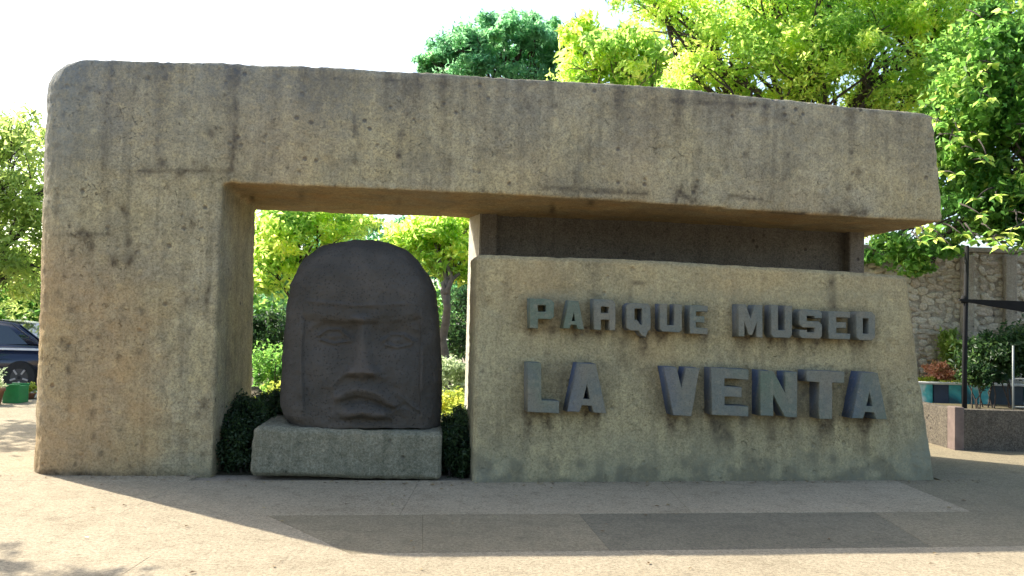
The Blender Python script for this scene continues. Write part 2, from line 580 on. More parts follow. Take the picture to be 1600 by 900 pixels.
def gate_bm():
    """the frame as a stack of outlines from front to back: the outer end is drawn in near both faces (rounded end),
    the jamb is rounded off towards the rear"""
    bm = bmesh.new()
    n = len(front)
    RF = 0.42
    wt = {0: 1, 1: 1, 2: 1, 3: 1, 4: 1, 5: 1, 6: .75, 7: .35, 8: .0}
    ds = [0, .02, .05, .09, .14, .20, .28, .36, .42, .9, 1.4, 1.78, 1.86, 1.94, 2.02, 2.08, 2.13, 2.17, DEPTH]
    loops = []
    for d in ds:
        t = d / DEPTH
        lp = []
        for i in range(n):
            p = front[i].lerp(back[i], t)
            e = min(d, DEPTH - d)
            if i in wt: p = p - Vector((1, KX, 0)) * wt[i] * .15
            if e < RF and i in wt:
                p = p + Vector((1, KX, 0)) * wt[i] * (RF - math.sqrt(RF * RF - (RF - e) ** 2))
            if i in (4, 5, 6, 7, 8, 9, 10, 11, 12, 13) and e < .05:
                p = p - Vector((0, 0, (.05 - math.sqrt(max(0, .0025 - (.05 - e) ** 2))) * .6))
            r = DEPTH - d
            if i in (20, 21, 22) and r < .42:
                p = p - Vector((1, KX, 0)) * (.42 - math.sqrt(.42 ** 2 - (.42 - r) ** 2)) * .55
            lp.append(bm.verts.new(p))
        loops.append(lp)
    for A, B in zip(loops[:-1], loops[1:]):
        for i in range(n):
            j = (i + 1) % n
            bm.faces.new((A[j], A[i], B[i], B[j]))
    bm.faces.new(loops[0]); bm.faces.new(loops[-1][::-1])
    bmesh.ops.recalc_face_normals(bm, faces=bm.faces)
    return bm


bm = gate_bm()
me = from_bm(bm, 'portal_frame')
me = remesh(me, 'portal_frame', 0.027, 0.007, 1, 1, 0.012)


def paint_stain(me, fn, ochre=None):
    n = len(me.vertices)
    co = np.empty(n * 3, np.float32); me.vertices.foreach_get('co', co); co = co.reshape(-1, 3)
    q = co - np.array(EYE)
    w = q @ np.array(fwd)
    U = 800 + F * (q @ np.array(rt)) / w
    V = 450 - F * (q @ np.array(up)) / w
    rgb = fn(co, U, V)
    col = np.ones((n, 4), np.float32)
    col[:, :3] = np.clip(rgb, 0, 1)
    a = me.color_attributes.new('stain', 'FLOAT_COLOR', 'POINT')
    a.data.foreach_set('color', col.ravel())
    if ochre is not None:
        nn = np.empty(n * 3, np.float32); me.vertices.foreach_get('normal', nn)
        b = me.attributes.new('ochre', 'FLOAT', 'POINT')
        b.data.foreach_set('value', np.clip(ochre(co, U, V, nn.reshape(-1, 3)), 0, 1).astype(np.float32))


def seg_d(U, V, x0, y0, x1, y1):
    dx, dy = x1 - x0, y1 - y0
    t = np.clip(((U - x0) * dx + (V - y0) * dy) / (dx * dx + dy * dy), 0, 1)
    return np.hypot(U - x0 - t * dx, V - y0 - t * dy)


def vnoise(co, sc, seed=0.0):
    return np.array([noise.noise(Vector((p[0] * sc[0] + seed, p[1] * sc[1], p[2] * sc[2]))) for p in co])


def gate_stain(co, U, V):
    r = np.zeros((len(co), 3))
    n1 = vnoise(co, (1.2, 1.2, 1.2)); n2 = vnoise(co, (5, 5, 5), 9); n3 = vnoise(co, (7, 7, 0.5), 3)
    r[:, 0] += np.exp(-(np.clip(co[:, 2], 0, 9) / .05) ** 2) * (.7 + n2)
    # form-work joints and cracks, with grime bleeding out of them
    for (x0, y0, x1, y1, w, a) in [(372, 108, 366, 232, 3.5, .8), (190, 268, 364, 266, 3.0, .75), (62, 366, 172, 366, 2.5, .6), (168, 300, 168, 366, 3, .35),
                                   (364, 232, 362, 266, 2.5, .6), (846, 292, 1010, 303, 3, .8), (1058, 302, 1086, 313, 3, .9), (1140, 306, 1190, 312, 3, .6),
                                   (708, 118, 700, 300, 3, .25), (130, 364, 130, 372, 8, .6), (1300, 330, 1350, 332, 6, .7), (60, 560, 150, 566, 2.5, .3),
                                   (1050, 157, 1200, 166, 3, .6), (520, 122, 700, 130, 3, .4), (1180, 330, 1260, 334, 3, .6), (1058, 300, 1056, 318, 2.5, .8), (925, 136, 918, 300, 3, .22), (1215, 156, 1205, 320, 3, .22), (250, 100, 246, 262, 4, .3), (170, 95, 158, 300, 5, .35)]:
        d = seg_d(U, V, x0, y0, x1, y1)
        r[:, 0] += 1.35 * a * np.exp(-(d / w) ** 2) * (0.75 + n2)
        r[:, 0] += 0.25 * a * np.exp(-(d / (w * 5)) ** 2)
    sp = np.random.default_rng(5)
    for k in range(230):
        x, y, s, a = sp.uniform(60, 1470), sp.uniform(100, 330), sp.uniform(1.5, 5.5), sp.uniform(.35, 1.1)
        if sp.random() < .35: x, y = sp.uniform(60, 330), sp.uniform(300, 730)
        r[:, 0] += a * np.exp(-((U - x) / s) ** 2 - ((V - y) / (s * sp.uniform(.8, 2.2))) ** 2)
    zt = co[:, 2]
    # run-off grime from the top edge
    run = np.clip((zt - 3.1) / 1.0, 0, 1)
    r[:, 0] += run ** 1.5 * np.clip(n3 + .18, 0, 1) * 1.1
    r[:, 0] += np.clip(n1 * 1.3 - .15, 0, 1) * .3
    # blue-green tint, strongest along the top of the left end
    lf = np.clip((700 - U) / 700, 0, 1)
    r[:, 2] += np.clip((zt - 2.9 + n1 * .5) / 1.3, 0, 1) * (.25 + .75 * lf) * .75
    r[:, 1] += np.clip((170 - U) / 110, 0, 1) * np.clip((zt - 1.9) / 1.8, 0, 1) * .55
    r[:, 1] += np.clip((.35 - zt + n2 * .3) / .35, 0, 1) * np.clip((U - 230) / 90, 0, 1) * .5
    return r


def gate_bounce_ochre(co, U, V, N):
    n1 = vnoise(co, (1.1, 1.1, .8), 21); n2 = vnoise(co, (4, 4, 4), 17)
    o_ = np.clip((V - 330 + n1 * 220) / 260, 0, 1) * np.clip((300 - U + n2 * 60) / 120, 0, 1) * .55  # warm bounce light tinted into the lower pillar
    o_ += np.clip(-N[:, 2] * 1.4 - .4, 0, 1) * (.45 + n2 * .4) * (V < 420)  # down-facing surfaces coloured with warm light bounced off the ground
    return o_ + np.clip(n1 - .1, 0, 1) * .3


paint_stain(me, gate_stain, gate_bounce_ochre)
o = link('portal_frame', me, M_GATE, GATE)
o['label'] = 'pillar and long overhead beam cast as one angular concrete frame'

# rear wall under the beam, with a pier at each end
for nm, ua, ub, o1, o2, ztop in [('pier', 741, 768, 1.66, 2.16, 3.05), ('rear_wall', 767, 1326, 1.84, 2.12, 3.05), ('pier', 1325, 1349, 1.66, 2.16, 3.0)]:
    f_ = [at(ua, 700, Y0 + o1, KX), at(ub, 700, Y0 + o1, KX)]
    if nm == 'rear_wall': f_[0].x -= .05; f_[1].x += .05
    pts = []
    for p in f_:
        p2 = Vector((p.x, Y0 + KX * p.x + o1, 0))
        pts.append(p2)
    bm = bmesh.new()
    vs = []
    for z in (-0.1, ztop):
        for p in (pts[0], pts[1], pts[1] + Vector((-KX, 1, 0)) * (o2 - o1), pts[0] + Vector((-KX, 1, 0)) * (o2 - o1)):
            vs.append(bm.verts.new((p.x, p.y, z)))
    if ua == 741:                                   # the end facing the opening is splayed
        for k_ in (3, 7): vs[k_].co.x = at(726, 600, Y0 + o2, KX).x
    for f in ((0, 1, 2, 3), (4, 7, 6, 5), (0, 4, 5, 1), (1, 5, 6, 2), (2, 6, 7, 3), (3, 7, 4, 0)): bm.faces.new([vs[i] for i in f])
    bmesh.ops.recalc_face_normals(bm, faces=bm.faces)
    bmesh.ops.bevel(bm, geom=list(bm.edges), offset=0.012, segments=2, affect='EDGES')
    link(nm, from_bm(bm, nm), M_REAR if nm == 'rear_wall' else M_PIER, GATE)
    if ua == 741:                                   # sunlit sliver put into colour: pale material on the side towards the opening
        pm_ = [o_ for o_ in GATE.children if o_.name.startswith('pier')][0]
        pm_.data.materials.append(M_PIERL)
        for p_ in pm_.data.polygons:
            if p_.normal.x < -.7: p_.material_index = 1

# sign wall: battered slab standing forward of the rear wall
SY, SK, SS = 8.44, 0.155, 0.115              # plane of its face: y = SY + SK x + SS z
sfront_px = [(738, 770), (741, 600), (745, 396), (900, 402), (1060, 409), (1240, 419), (1419, 430), (1436, 560), (1466, 765), (1100, 768)]
sf = [at(u, v, SY, SK, SS) for u, v in sfront_px]
nrm = Vector((SK, -1, SS)).normalized()      # outward, towards the forecourt
sb = []
for p in sf:
    sb.append(Vector((p.x - SK * .62, p.y + .62 + (0.0 if p.z > 1 else 0.0), p.z)))
bm = bmesh.new()
fv = [bm.verts.new(p) for p in sf]; bv = [bm.verts.new(p) for p in sb]
bm.faces.new(fv); bm.faces.new(bv[::-1])
for i in range(len(sf)):
    j = (i + 1) % len(sf)
    bm.faces.new((fv[j], fv[i], bv[i], bv[j]))
bmesh.ops.recalc_face_normals(bm, faces=bm.faces)
bmesh.ops.bevel(bm, geom=[e for e in bm.edges if all((v in fv) for v in e.verts) or len({(v in fv) for v in e.verts}) == 2 and e.calc_face_angle(0) > .4],
                offset=0.03, segments=3, affect='EDGES', clamp_overlap=True)
sme = from_bm(bm, 'sign_wall')
sme = remesh(sme, 'sign_wall', 0.017, 0.0055, 4, 3)

LET = [  # glyph, front face in the photograph: left, right, top, bottom, row
    ('P', 828, 866, 467, 514, 1), ('A', 880, 913, 470, 514, 1), ('R', 928, 962, 468, 516, 1), ('Q', 979, 1017, 474, 517, 1),
    ('U', 1031, 1066, 475, 519, 1), ('E', 1078, 1106, 477, 522, 1), ('M', 1154, 1192, 476, 527, 1), ('U', 1205, 1238, 477, 528, 1),
    ('S', 1249, 1285, 484, 529, 1), ('E', 1295, 1329, 487, 530, 1), ('O', 1338, 1368, 487, 532, 1),
    ('L', 824, 874, 567, 645, 2), ('A', 886, 948, 568, 645, 2), ('V', 1037, 1094, 574, 650, 2), ('E', 1112, 1170, 576, 650, 2),
    ('N', 1188, 1246, 580, 651, 2), ('T', 1261, 1320, 580, 655, 2), ('A', 1331, 1387, 582, 655, 2)]


def sign_stain(co, U, V):
    r = np.zeros((len(co), 3))
    n1 = vnoise(co, (1.6, 1.6, 1.6), 4); n2 = vnoise(co, (6, 6, 6), 2); n3 = vnoise(co, (9, 9, .8), 6)
    sp = np.random.default_rng(11)
    for g, a, b, t, bt, row in LET:
        for k in range(3):
            x = sp.uniform(a - 4, b); w = sp.uniform(4, 9); L = sp.uniform(14, 38) * (1 if row == 2 else .6); am = sp.uniform(.35, 1.0)
            dv = V - bt - 2
            m = np.where(dv > -6, np.exp(-(np.clip(dv, 0, None) / L) ** 2), 0)
            r[:, 0] += am * m * np.exp(-((U - x) / w) ** 2)
        # darker band around the letter's edge
        dx = np.maximum(np.maximum(a - 7 - U, U - b), 0); dy = np.maximum(np.maximum(t - V, V - bt), 0)
        r[:, 0] += .35 * np.exp(-(np.hypot(dx, dy) / 6) ** 2)
    for (x0, y0, x1, y1, w, a) in [(1299, 436, 1302, 482, 5, 1.3), (1125, 640, 1128, 690, 12, .75), (1110, 655, 1150, 690, 8, .5), (990, 441, 1006, 443, 4, .8), (840, 650, 860, 664, 7, .7),
                                   (970, 530, 975, 570, 9, .4), (1003, 520, 1010, 560, 6, .7), (1210, 655, 1205, 700, 9, .45),
                                   (1290, 660, 1285, 705, 8, .55), (1345, 662, 1350, 700, 10, .5), (1420, 440, 1440, 560, 8, .3)]:
        d = seg_d(U, V, x0, y0, x1, y1)
        r[:, 0] += a * np.exp(-(d / w) ** 2) * (.9 + n2)
    r[:, 0] += np.exp(-(np.clip(co[:, 2], 0, 9) / .045) ** 2) * (.8 + n2)
    # splash zone: algae with a ragged upper limit, black crumbs at the foot
    up_ = (V - 655 + n1 * 70 + n2 * 25) / 70
    r[:, 1] += np.clip(up_, 0, 1) * .65
    r[:, 0] += np.clip((V - 718 + n2 * 45) / 30, 0, 1) * np.clip(n2 * 2 + .45, 0, 1) * .9
    r[:, 1] += np.clip((U - 1395 + n1 * 40) / 90, 0, 1) * .45
    r[:, 1] += np.exp(-((V - 462) / 10) ** 2) * ((U > 810) & (U < 1380)) * .35
    r[:, 2] += np.clip(n1 * 1.6 - .1, 0, 1) * .2 * np.clip((V - 500) / 120, 0, 1)
    r[:, 0] += np.clip(n3 * 1.4 - .2, 0, 1) * .4
    sp = np.random.default_rng(8)
    for k in range(40):
        x, y, s, a = sp.uniform(745, 1450), sp.uniform(405, 745), sp.uniform(1.5, 4), sp.uniform(.3, .8)
        r[:, 0] += a * np.exp(-((U - x) / s) ** 2 - ((V - y) / s) ** 2)
    return r


def sign_ochre(co, U, V, N):
    n1 = vnoise(co, (1.4, 1.4, 1.2), 31)
    return np.clip((560 - V + n1 * 160) / 200, 0, 1) * (.22 + n1 * .3)


paint_stain(sme, sign_stain, sign_ochre)
SIGN = link('sign_wall', sme, M_SIGN, GATE)
SIGN['label'] = 'battered tan concrete slab carrying two rows of raised blue-grey letters'

# glyph outlines in a unit box (y up); first loop is the outline, others are holes
GL = {
    'P': [[(0, 0), (0, 1), (.86, 1), (1, .9), (1, .42), (.86, .33), (.34, .33), (.34, 0)], [(.34, .58), (.34, .78), (.66, .78), (.66, .58)]],
    'A': [[(0, 0), (.27, 1), (.73, 1), (1, 0), (.68, 0), (.62, .14), (.38, .14), (.32, 0)], [(.42, .28), (.50, .56), (.58, .28)]],
    'R': [[(0, 0), (0, 1), (.85, 1), (1, .9), (1, 0), (.70, 0), (.70, .34), (.32, .34), (.32, 0)], [(.34, .56), (.34, .76), (.68, .76), (.68, .56)]],
    'Q': [[(.14, 0), (0, .1), (0, .9), (.14, 1), (.88, 1), (1, .9), (1, .08), (.88, 0), (.80, -.24), (.62, -.16), (.50, 0)],
          [(.34, .40), (.34, .80), (.64, .80), (.64, .24), (.56, .24), (.50, .34), (.42, .40)]],
    'U': [[(.12, 0), (0, .1), (0, 1), (.34, 1), (.34, .24), (.66, .24), (.66, 1), (1, 1), (1, .1), (.88, 0)]],
    'E': [[(0, 0), (0, 1), (1, 1), (1, .78), (.36, .78), (.36, .62), (.82, .62), (.82, .40), (.36, .40), (.36, .22), (1, .22), (1, 0)]],
    'M': [[(0, 0), (0, 1), (.32, 1), (.5, .58), (.68, 1), (1, 1), (1, 0), (.74, 0), (.74, .44), (.58, .06), (.42, .06), (.26, .44), (.26, 0)]],
    'S': [[(.12, 0), (0, .10), (0, .30), (.34, .30), (.34, .22), (.66, .22), (.66, .38), (.14, .38), (0, .48), (0, .90), (.12, 1), (.88, 1), (1, .9), (1, .70),
           (.66, .70), (.66, .78), (.34, .78), (.34, .60), (.86, .60), (1, .50), (1, .10), (.88, 0)]],
    'O': [[(.16, 0), (0, .12), (0, .88), (.16, 1), (.84, 1), (1, .88), (1, .12), (.84, 0)], [(.36, .24), (.36, .76), (.64, .76), (.64, .24)]],
    'L': [[(0, 0), (0, 1), (.42, 1), (.44, .97), (.44, .25), (1, .25), (1, 0)]],
    'V': [[(.26, 0), (0, 1), (.36, 1), (.50, .58), (.62, 1), (1, 1), (.76, 0)]],
    'N': [[(0, 0), (0, 1), (.36, 1), (.68, .52), (.68, 1), (1, 1), (1, 0), (.66, 0), (.36, .46), (.36, 0)]],
    'T': [[(.32, 0), (.32, .76), (0, .76), (0, 1), (1, 1), (1, .76), (.68, .76), (.68, 0)]],
}


def letter(g, u0, u1, v0, v1, row, idx):
    W_, H_ = (u1 - u0), (v1 - v0)
    cu = bpy.data.curves.new('glyph', 'CURVE')
    cu.dimensions = '2D'; cu.fill_mode = 'BOTH'; cu.extrude = 0.5 * 8; cu.bevel_depth = 0.9; cu.bevel_resolution = 1; cu.offset = -0.9
    for loop in GL[g]:
        sp = cu.splines.new('POLY')
        sp.points.add(len(loop) - 1)
        for k, (x, y) in enumerate(loop): sp.points[k].co = (x * W_, y * H_, 0, 1)
        sp.use_cyclic_u = True
    tmp = bpy.data.objects.new('tmp', cu)
    COL.objects.link(tmp)
    dg = bpy.context.evaluated_depsgraph_get()
    m = bpy.data.meshes.new_from_object(tmp.evaluated_get(dg))
    bpy.data.objects.remove(tmp)
    bm = bmesh.new(); bm.from_mesh(m)
    bmesh.ops.remove_doubles(bm, verts=bm.verts, dist=0.01)
    bmesh.ops.triangulate(bm, faces=bm.faces)
    bmesh.ops.subdivide_edges(bm, edges=[e for e in bm.edges if e.calc_length() > 7], cuts=2, use_grid_fill=False)
    dep = 0.205 if row == 2 else 0.17
    sk = 0.035 * (1 if row == 1 else .6)      # rows fall slightly across each letter
    bl = []
    for v in bm.verts:
        x, y, w = v.co
        uu = u0 + x; vv = v1 - y + (x - W_ / 2) * 0.045
        p = at(uu, vv, SY - dep, SK, SS)       # on the letter's front plane
        f = (4.9 - w) / 9.8                    # 0 front .. 1 back
        p = p + Vector((-SK, 1, 0)) * (dep + 0.03) * f
        j = noise.noise(p * 9) * .006
        bl.append((f, x / W_))
        v.co = p + Vector((j, j * .5, -j))
    bm.normal_update()
    me = from_bm(bm, 'letter')
    a = me.attributes.new('blue', 'FLOAT', 'POINT')
    bamt = {12: .9, 13: 1.0, 15: 1.0, 16: .6, 17: .9, 14: .5, 3: .5, 4: .6, 6: .3, 7: .4}.get(idx, .15)
    a.data.foreach_set('value', [bamt if f > .12 else (bamt * .5 * max(0, .5 - x) * 2 if idx in (12, 17, 13) else 0) for f, x in bl])
    for q in me.materials: pass
    me.materials.clear()
    o = link('letter', me, M_LETTER, SIGN)
    o['label'] = 'raised block letter %s' % g
    return o


for i, (g, a, b, t_, bt, row) in enumerate(LET): letter(g, a, b, t_, bt, row, i)

# ------------------------------------------------------------------ plinth
pf = [gp(390, 748), gp(690, 752)]
zt = 0.50
pk = (pf[1].y - pf[0].y) / (pf[1].x - pf[0].x)
bm = bmesh.new()
c0 = Vector((pf[0].x, pf[0].y, 0)); c1 = Vector((pf[1].x, pf[1].y, 0))
bk = Vector((-0.10, 1.0, 0)) * 1.35
vs = [bm.verts.new(p) for p in (c0 + Vector((0, 0, .03)), c1 + Vector((0, 0, .0)), c1 + bk, c0 + bk)]
vt = [bm.verts.new((p.x, p.y, zt + d)) for p, d in ((c0 + Vector((.02, 0, 0)), .012), (c1, -.01), (c1 + bk, -.01), (c0 + bk, .012))]
bm.faces.new(vs); bm.faces.new(vt)
for i in range(4): bm.faces.new((vs[i], vs[(i + 1) % 4], vt[(i + 1) % 4], vt[i]))
bmesh.ops.recalc_face_normals(bm, faces=bm.faces)
bmesh.ops.bevel(bm, geom=list(bm.edges), offset=0.03, segments=3, affect='EDGES')
pm = remesh(from_bm(bm, 'stone_plinth'), 'stone_plinth', 0.016, 0.007, 8, 2)
PL = link('stone_plinth', pm, M_PLINTH)
tag(PL, 'low rough grey-green concrete block carrying the colossal stone head', 'plinth')

# ------------------------------------------------------------------ colossal head
prof = [(383, 572, 578), (385, 556, 594), (390, 533, 614), (400, 506, 634), (415, 486, 651), (435, 472, 667), (460, 461, 678), (490, 456, 684), (520, 452, 686),
        (560, 449, 687), (600, 447, 688), (640, 448, 688), (655, 453, 687), (668, 462, 686)]
HY = 9.03
pr = []
for v, a, b in prof:
    A = at(a, v, HY); B = at(b, v, HY)
    pr.append(((A.z + B.z) / 2, A.x, B.x))
pr = np.array(pr)
pr[:, 0] -= pr[-1, 0] - 0.50
ext = np.vstack([[pr[0, 0] + .004, pr[0].mean(), pr[0].mean()], pr])
ext[0, 1] = ext[0, 2] = (pr[0, 1] + pr[0, 2]) / 2
arc = np.r_[0, np.cumsum(np.hypot(np.diff(ext[:, 0]), np.diff(ext[:, 2] - ext[:, 1]) / 2))]
NR, NA = 260, 420
ss = np.linspace(0, arc[-1], NR)


def csmooth(x, xp, fp):
    """smooth monotone-ish interpolation"""
    y = np.interp(x, xp, fp)
    k = np.array([1, 4, 6, 4, 1.]); k /= k.sum()
    for _ in range(3):
        yy = np.convolve(np.pad(y, 2, mode='edge'), k, 'valid')
        yy[:2] = y[:2]; yy[-2:] = y[-2:]
        y = yy
    return y


Zr = csmooth(ss, arc, ext[:, 0]); Lr = csmooth(ss, arc, ext[:, 1]); Rr = csmooth(ss, arc, ext[:, 2])
hw = (Rr - Lr) / 2; cx = (Rr + Lr) / 2
an = np.linspace(0, 2 * np.pi, NA, endpoint=False)
ca, sa = np.cos(an), np.sin(an)
ex = 2 / 2.9
X = cx[:, None] + hw[:, None] * (np.sign(ca) * np.abs(ca) ** ex)[None]
dep = 0.62 * (hw / hw.max()) ** .75
Yv = HY - dep[:, None] * (np.sign(sa) * np.abs(sa) ** ex)[None] + 0.07 * ((X - cx[:, None]) / .82) * .5
Z = np.repeat(Zr[:, None], NA, 1)
# rocks bulge a little in depth with height; face leans slightly back
Yv += (Z - 1.4) * 0.03
q = np.stack([X - EYE.x, Yv - EYE.y, Z - EYE.z], -1)
w_ = q @ np.array(fwd)
U = 800 + F * (q @ np.array(rt)) / w_
V = 450 - F * (q @ np.array(up)) / w_


def G(u, v, su, sv, a, rot=0.0):
    du, dv = U - u, V - v
    if rot:
        c_, s_ = math.cos(rot), math.sin(rot)
        du, dv = du * c_ + dv * s_, -du * s_ + dv * c_
    return a * np.exp(-(du / su) ** 2 - (dv / sv) ** 2)


def sstep(x, e0, e1):
    t = np.clip((x - e0) / (e1 - e0), 0, 1)
    return t * t * (3 - 2 * t)


def ridge(pts, w, a):
    d = np.full(U.shape, 1e9)
    for (x0, y0), (x1, y1) in zip(pts[:-1], pts[1:]): d = np.minimum(d, seg_d(U, V, x0, y0, x1, y1))
    return a * np.exp(-(d / w) ** 2)


rel = np.zeros_like(U)
brow = 498 + 3 * np.cos((U - 568) / 30.0)
helm = 1 - sstep(V - brow, -7, 6)
rel += .034 * helm
sidebands = np.maximum(1 - sstep(U, 470, 478), sstep(U, 654, 661)) * sstep(V, 485, 500) * (1 - sstep(V, 648, 662))
rel += .034 * sidebands
face = sstep(U, 474, 484) * (1 - sstep(U, 648, 658)) * sstep(V - brow, 2, 8)
rel += -.018 * face
# helmet relief: central panel and band
rel += ridge([(478, 470), (560, 478), (650, 474)], 3, .012)
rel += G(563, 499, 15, 6, .045) + ridge([(482, 512), (505, 498), (548, 506)], 6, .014) + ridge([(594, 510), (625, 501), (650, 514)], 6, .013)
rel += G(521, 523, 30, 17, -.080) + G(622, 529, 28, 17, -.072)
rel += G(521, 525, 16, 7, .065) + G(621, 531, 15, 7, .060)
rel += ridge([(498, 524), (510, 515), (530, 515), (546, 529)], 2.6, .040) + ridge([(500, 531), (520, 537), (544, 533)], 2.4, .034)
rel += ridge([(600, 532), (610, 523), (630, 523), (644, 533)], 2.6, .038) + ridge([(602, 538), (622, 543), (642, 538)], 2.4, .032)
nt = np.clip((V - 500) / 82, 0, 1)
nw = 9 + 14 * nt ** 1.4
nose = np.exp(-(np.abs(U - 567) / nw) ** 2.1) * sstep(V, 488, 514) * (1 - sstep(V, 580, 597)) * (.045 + .075 * nt)
rel += nose
rel += G(549, 581, 8, 8, .050) + G(586, 583, 8, 8, .045)
rel += G(553, 590, 5, 3.5, -.045) + G(579, 591, 5, 3.5, -.045)
rel += G(508, 584, 24, 34, .055) + G(634, 592, 24, 36, .052)
rel += ridge([(536, 586), (522, 606), (520, 650)], 4, .020) + ridge([(598, 590), (618, 612), (652, 640)], 4, .018)
rel += ridge([(531, 598), (517, 618), (518, 640)], 5, -.022) + ridge([(604, 598), (618, 610)], 5, -.022)
rel += G(566, 600, 5, 6, -.015)
rel += G(568, 616, 52, 30, .03) + ridge([(530, 620), (546, 611), (566, 608), (586, 612), (606, 625), (620, 635)], 9, .050)
rel += ridge([(538, 629), (556, 624), (575, 626), (596, 634), (612, 640)], 3.0, -.040)
rel += ridge([(545, 646), (570, 645), (600, 649)], 10, .080)
rel += ridge([(532, 656), (566, 658), (606, 659)], 4, -.030)
rel += ridge([(474, 505), (472, 560), (474, 640)], 2.2, .022) + ridge([(658, 508), (660, 570), (657, 642)], 2.2, .022)
rel += ridge([(552, 505), (556, 540), (545, 572)], 4, -.022) + ridge([(584, 508), (580, 545), (590, 574)], 4, -.018)
rel += G(640, 643, 18, 12, .030) + ridge([(616, 640), (632, 632), (654, 646)], 2.5, -.02)
rel += G(566, 668, 40, 7, .025)
front_w = np.clip(sa, 0, 1)[None] ** .5 * sstep(dep, .18, .45)[:, None]
Yv = Yv - rel * front_w
co = np.stack([X, Yv, Z], -1).reshape(-1, 3)
relief_tone = np.clip(rel * front_w * 7 - .25, 0, 1).reshape(-1)  # paler tone on the raised relief
idx = np.arange(NR * NA).reshape(NR, NA)
a_ = idx[:-1]; b_ = idx[1:]
faces = np.stack([a_, b_, np.roll(b_, -1, 1), np.roll(a_, -1, 1)], -1).reshape(-1, 4)
V3 = [tuple(p) for p in co]
hd = bpy.data.meshes.new('colossal_stone_head')
hd.from_pydata(V3, [], [tuple(f) for f in faces.tolist()] + [tuple(idx[0].tolist()), tuple(idx[-1][::-1].tolist())])
no = np.empty(len(V3) * 3, np.float32)
hd.update()
hd.vertices.foreach_get('normal', no)
no = no.reshape(-1, 3)
dd = np.array([noise.noise(Vector(p) * 2.2) * .030 + noise.noise(Vector(p) * 6.5) * .014 + noise.noise(Vector(p) * 19) * .006 for p in co])
sgn = 1 if (no[NA * 130 + NA // 4][1] < 0) else -1
co2 = co + no * (dd * sgn)[:, None]
hd.vertices.foreach_set('co', co2.astype(np.float32).ravel())
bm = bmesh.new(); bm.from_mesh(hd); bmesh.ops.recalc_face_normals(bm, faces=bm.faces); bm.to_mesh(hd); bm.free()
smooth(hd)
at_ = hd.attributes.new('relief_tone', 'FLOAT', 'POINT')
at_.data.foreach_set('value', relief_tone.astype(np.float32))
HEAD = link('colossal_stone_head', hd, M_BASALT)
tag(HEAD, 'colossal dark basalt head with helmet and broad carved face resting on plinth', 'statue')


# ------------------------------------------------------------------ vegetation
def leaves(name, parent, blobs, n, size, mat, seed, clump=0.32, clumps=26, shell=0.45, long=1.0, sx=0.42, kind=None, droop=0.0):
    """leaf-sized faces gathered in clumps through each blob; blobs = [(centre, (rx, ry, rz)), ...]"""
    g = np.random.default_rng(seed)
    vol = np.array([b[1][0] * b[1][1] * b[1][2] for b in blobs]) ** .7
    cnt = (n * vol / vol.sum()).astype(int)
    C, T = [], []
    for (c, r), m in zip(blobs, cnt):
        k = max(3, int(clumps))
        d = g.normal(size=(k, 3)); d /= np.linalg.norm(d, axis=1)[:, None]
        rad = shell + (1 - shell) * g.random(k) ** .7
        cc = np.array(c) + d * rad[:, None] * np.array(r)
        ct = g.random(k)
        w = g.integers(0, k, m)
        s = clump * (0.5 + g.random(k))[w, None] * np.array(r)
        off = g.normal(size=(m, 3)) * .5
        off *= np.minimum(1, 1.4 / np.maximum(1e-6, np.linalg.norm(off, axis=1)))[:, None]
        P = cc[w] + off * s
        C.append(P)
        T.append(.55 * ct[w] + .45 * g.random(m))
    C = np.concatenate(C); T = np.concatenate(T)
    m = len(C)
    nz = g.normal(size=(m, 3)); nz[:, 2] += .5; nz /= np.linalg.norm(nz, axis=1)[:, None]
    tx = g.normal(size=(m, 3)); tx[:, 2] -= droop; tx -= nz * (tx * nz).sum(1)[:, None]; tx /= np.linalg.norm(tx, axis=1)[:, None]
    ty = np.cross(nz, tx)
    L = size * (.6 + .8 * g.random(m))[:, None]
    Wd = L * sx
    L = L * long
    fold = nz * (L * .13)
    # six points: stem, two shoulders, tip, two flanks - a folded blade
    P0 = C - tx * L * .5
    P1 = C - tx * L * .12 + ty * Wd * .5 + fold
    P2 = C + tx * L * .5 - nz * L * .08
    P3 = C - tx * L * .12 - ty * Wd * .5 + fold
    Vv = np.stack([P0, P1, P2, P3], 1).reshape(-1, 3)
    base = np.arange(m)[:, None] * 4
    tri = np.concatenate([base + [0, 1, 2], base + [0, 2, 3]], 1).reshape(-1, 3)
    me = bpy.data.meshes.new(name)
    me.vertices.add(len(Vv)); me.vertices.foreach_set('co', Vv.astype(np.float32).ravel())
    me.loops.add(len(tri) * 3); me.loops.foreach_set('vertex_index', tri.astype(np.int32).ravel())
    me.polygons.add(len(tri)); me.polygons.foreach_set('loop_start', np.arange(0, len(tri) * 3, 3, dtype=np.int32))
    me.update(calc_edges=True)
    a = me.attributes.new('tone', 'FLOAT', 'POINT')
    a.data.foreach_set('value', np.repeat(T, 4).astype(np.float32))
    o = link(name, me, mat, parent)
    if kind: o['kind'] = kind
    return o


def limb_path(a, b, n=6, wob=.12, seed=0):
    g = random.Random(seed)
    a = Vector(a); b = Vector(b)
    L = (b - a).length
    pts = [a]
    for i in range(1, n):
        t = i / n
        pts.append(a.lerp(b, t) + Vector((g.uniform(-1, 1), g.uniform(-1, 1), g.uniform(-.4, .4))) * wob * L * .5 * math.sin(math.pi * t) + Vector((0, 0, .06 * L * math.sin(math.pi * t))))
    pts.append(b)
    return pts


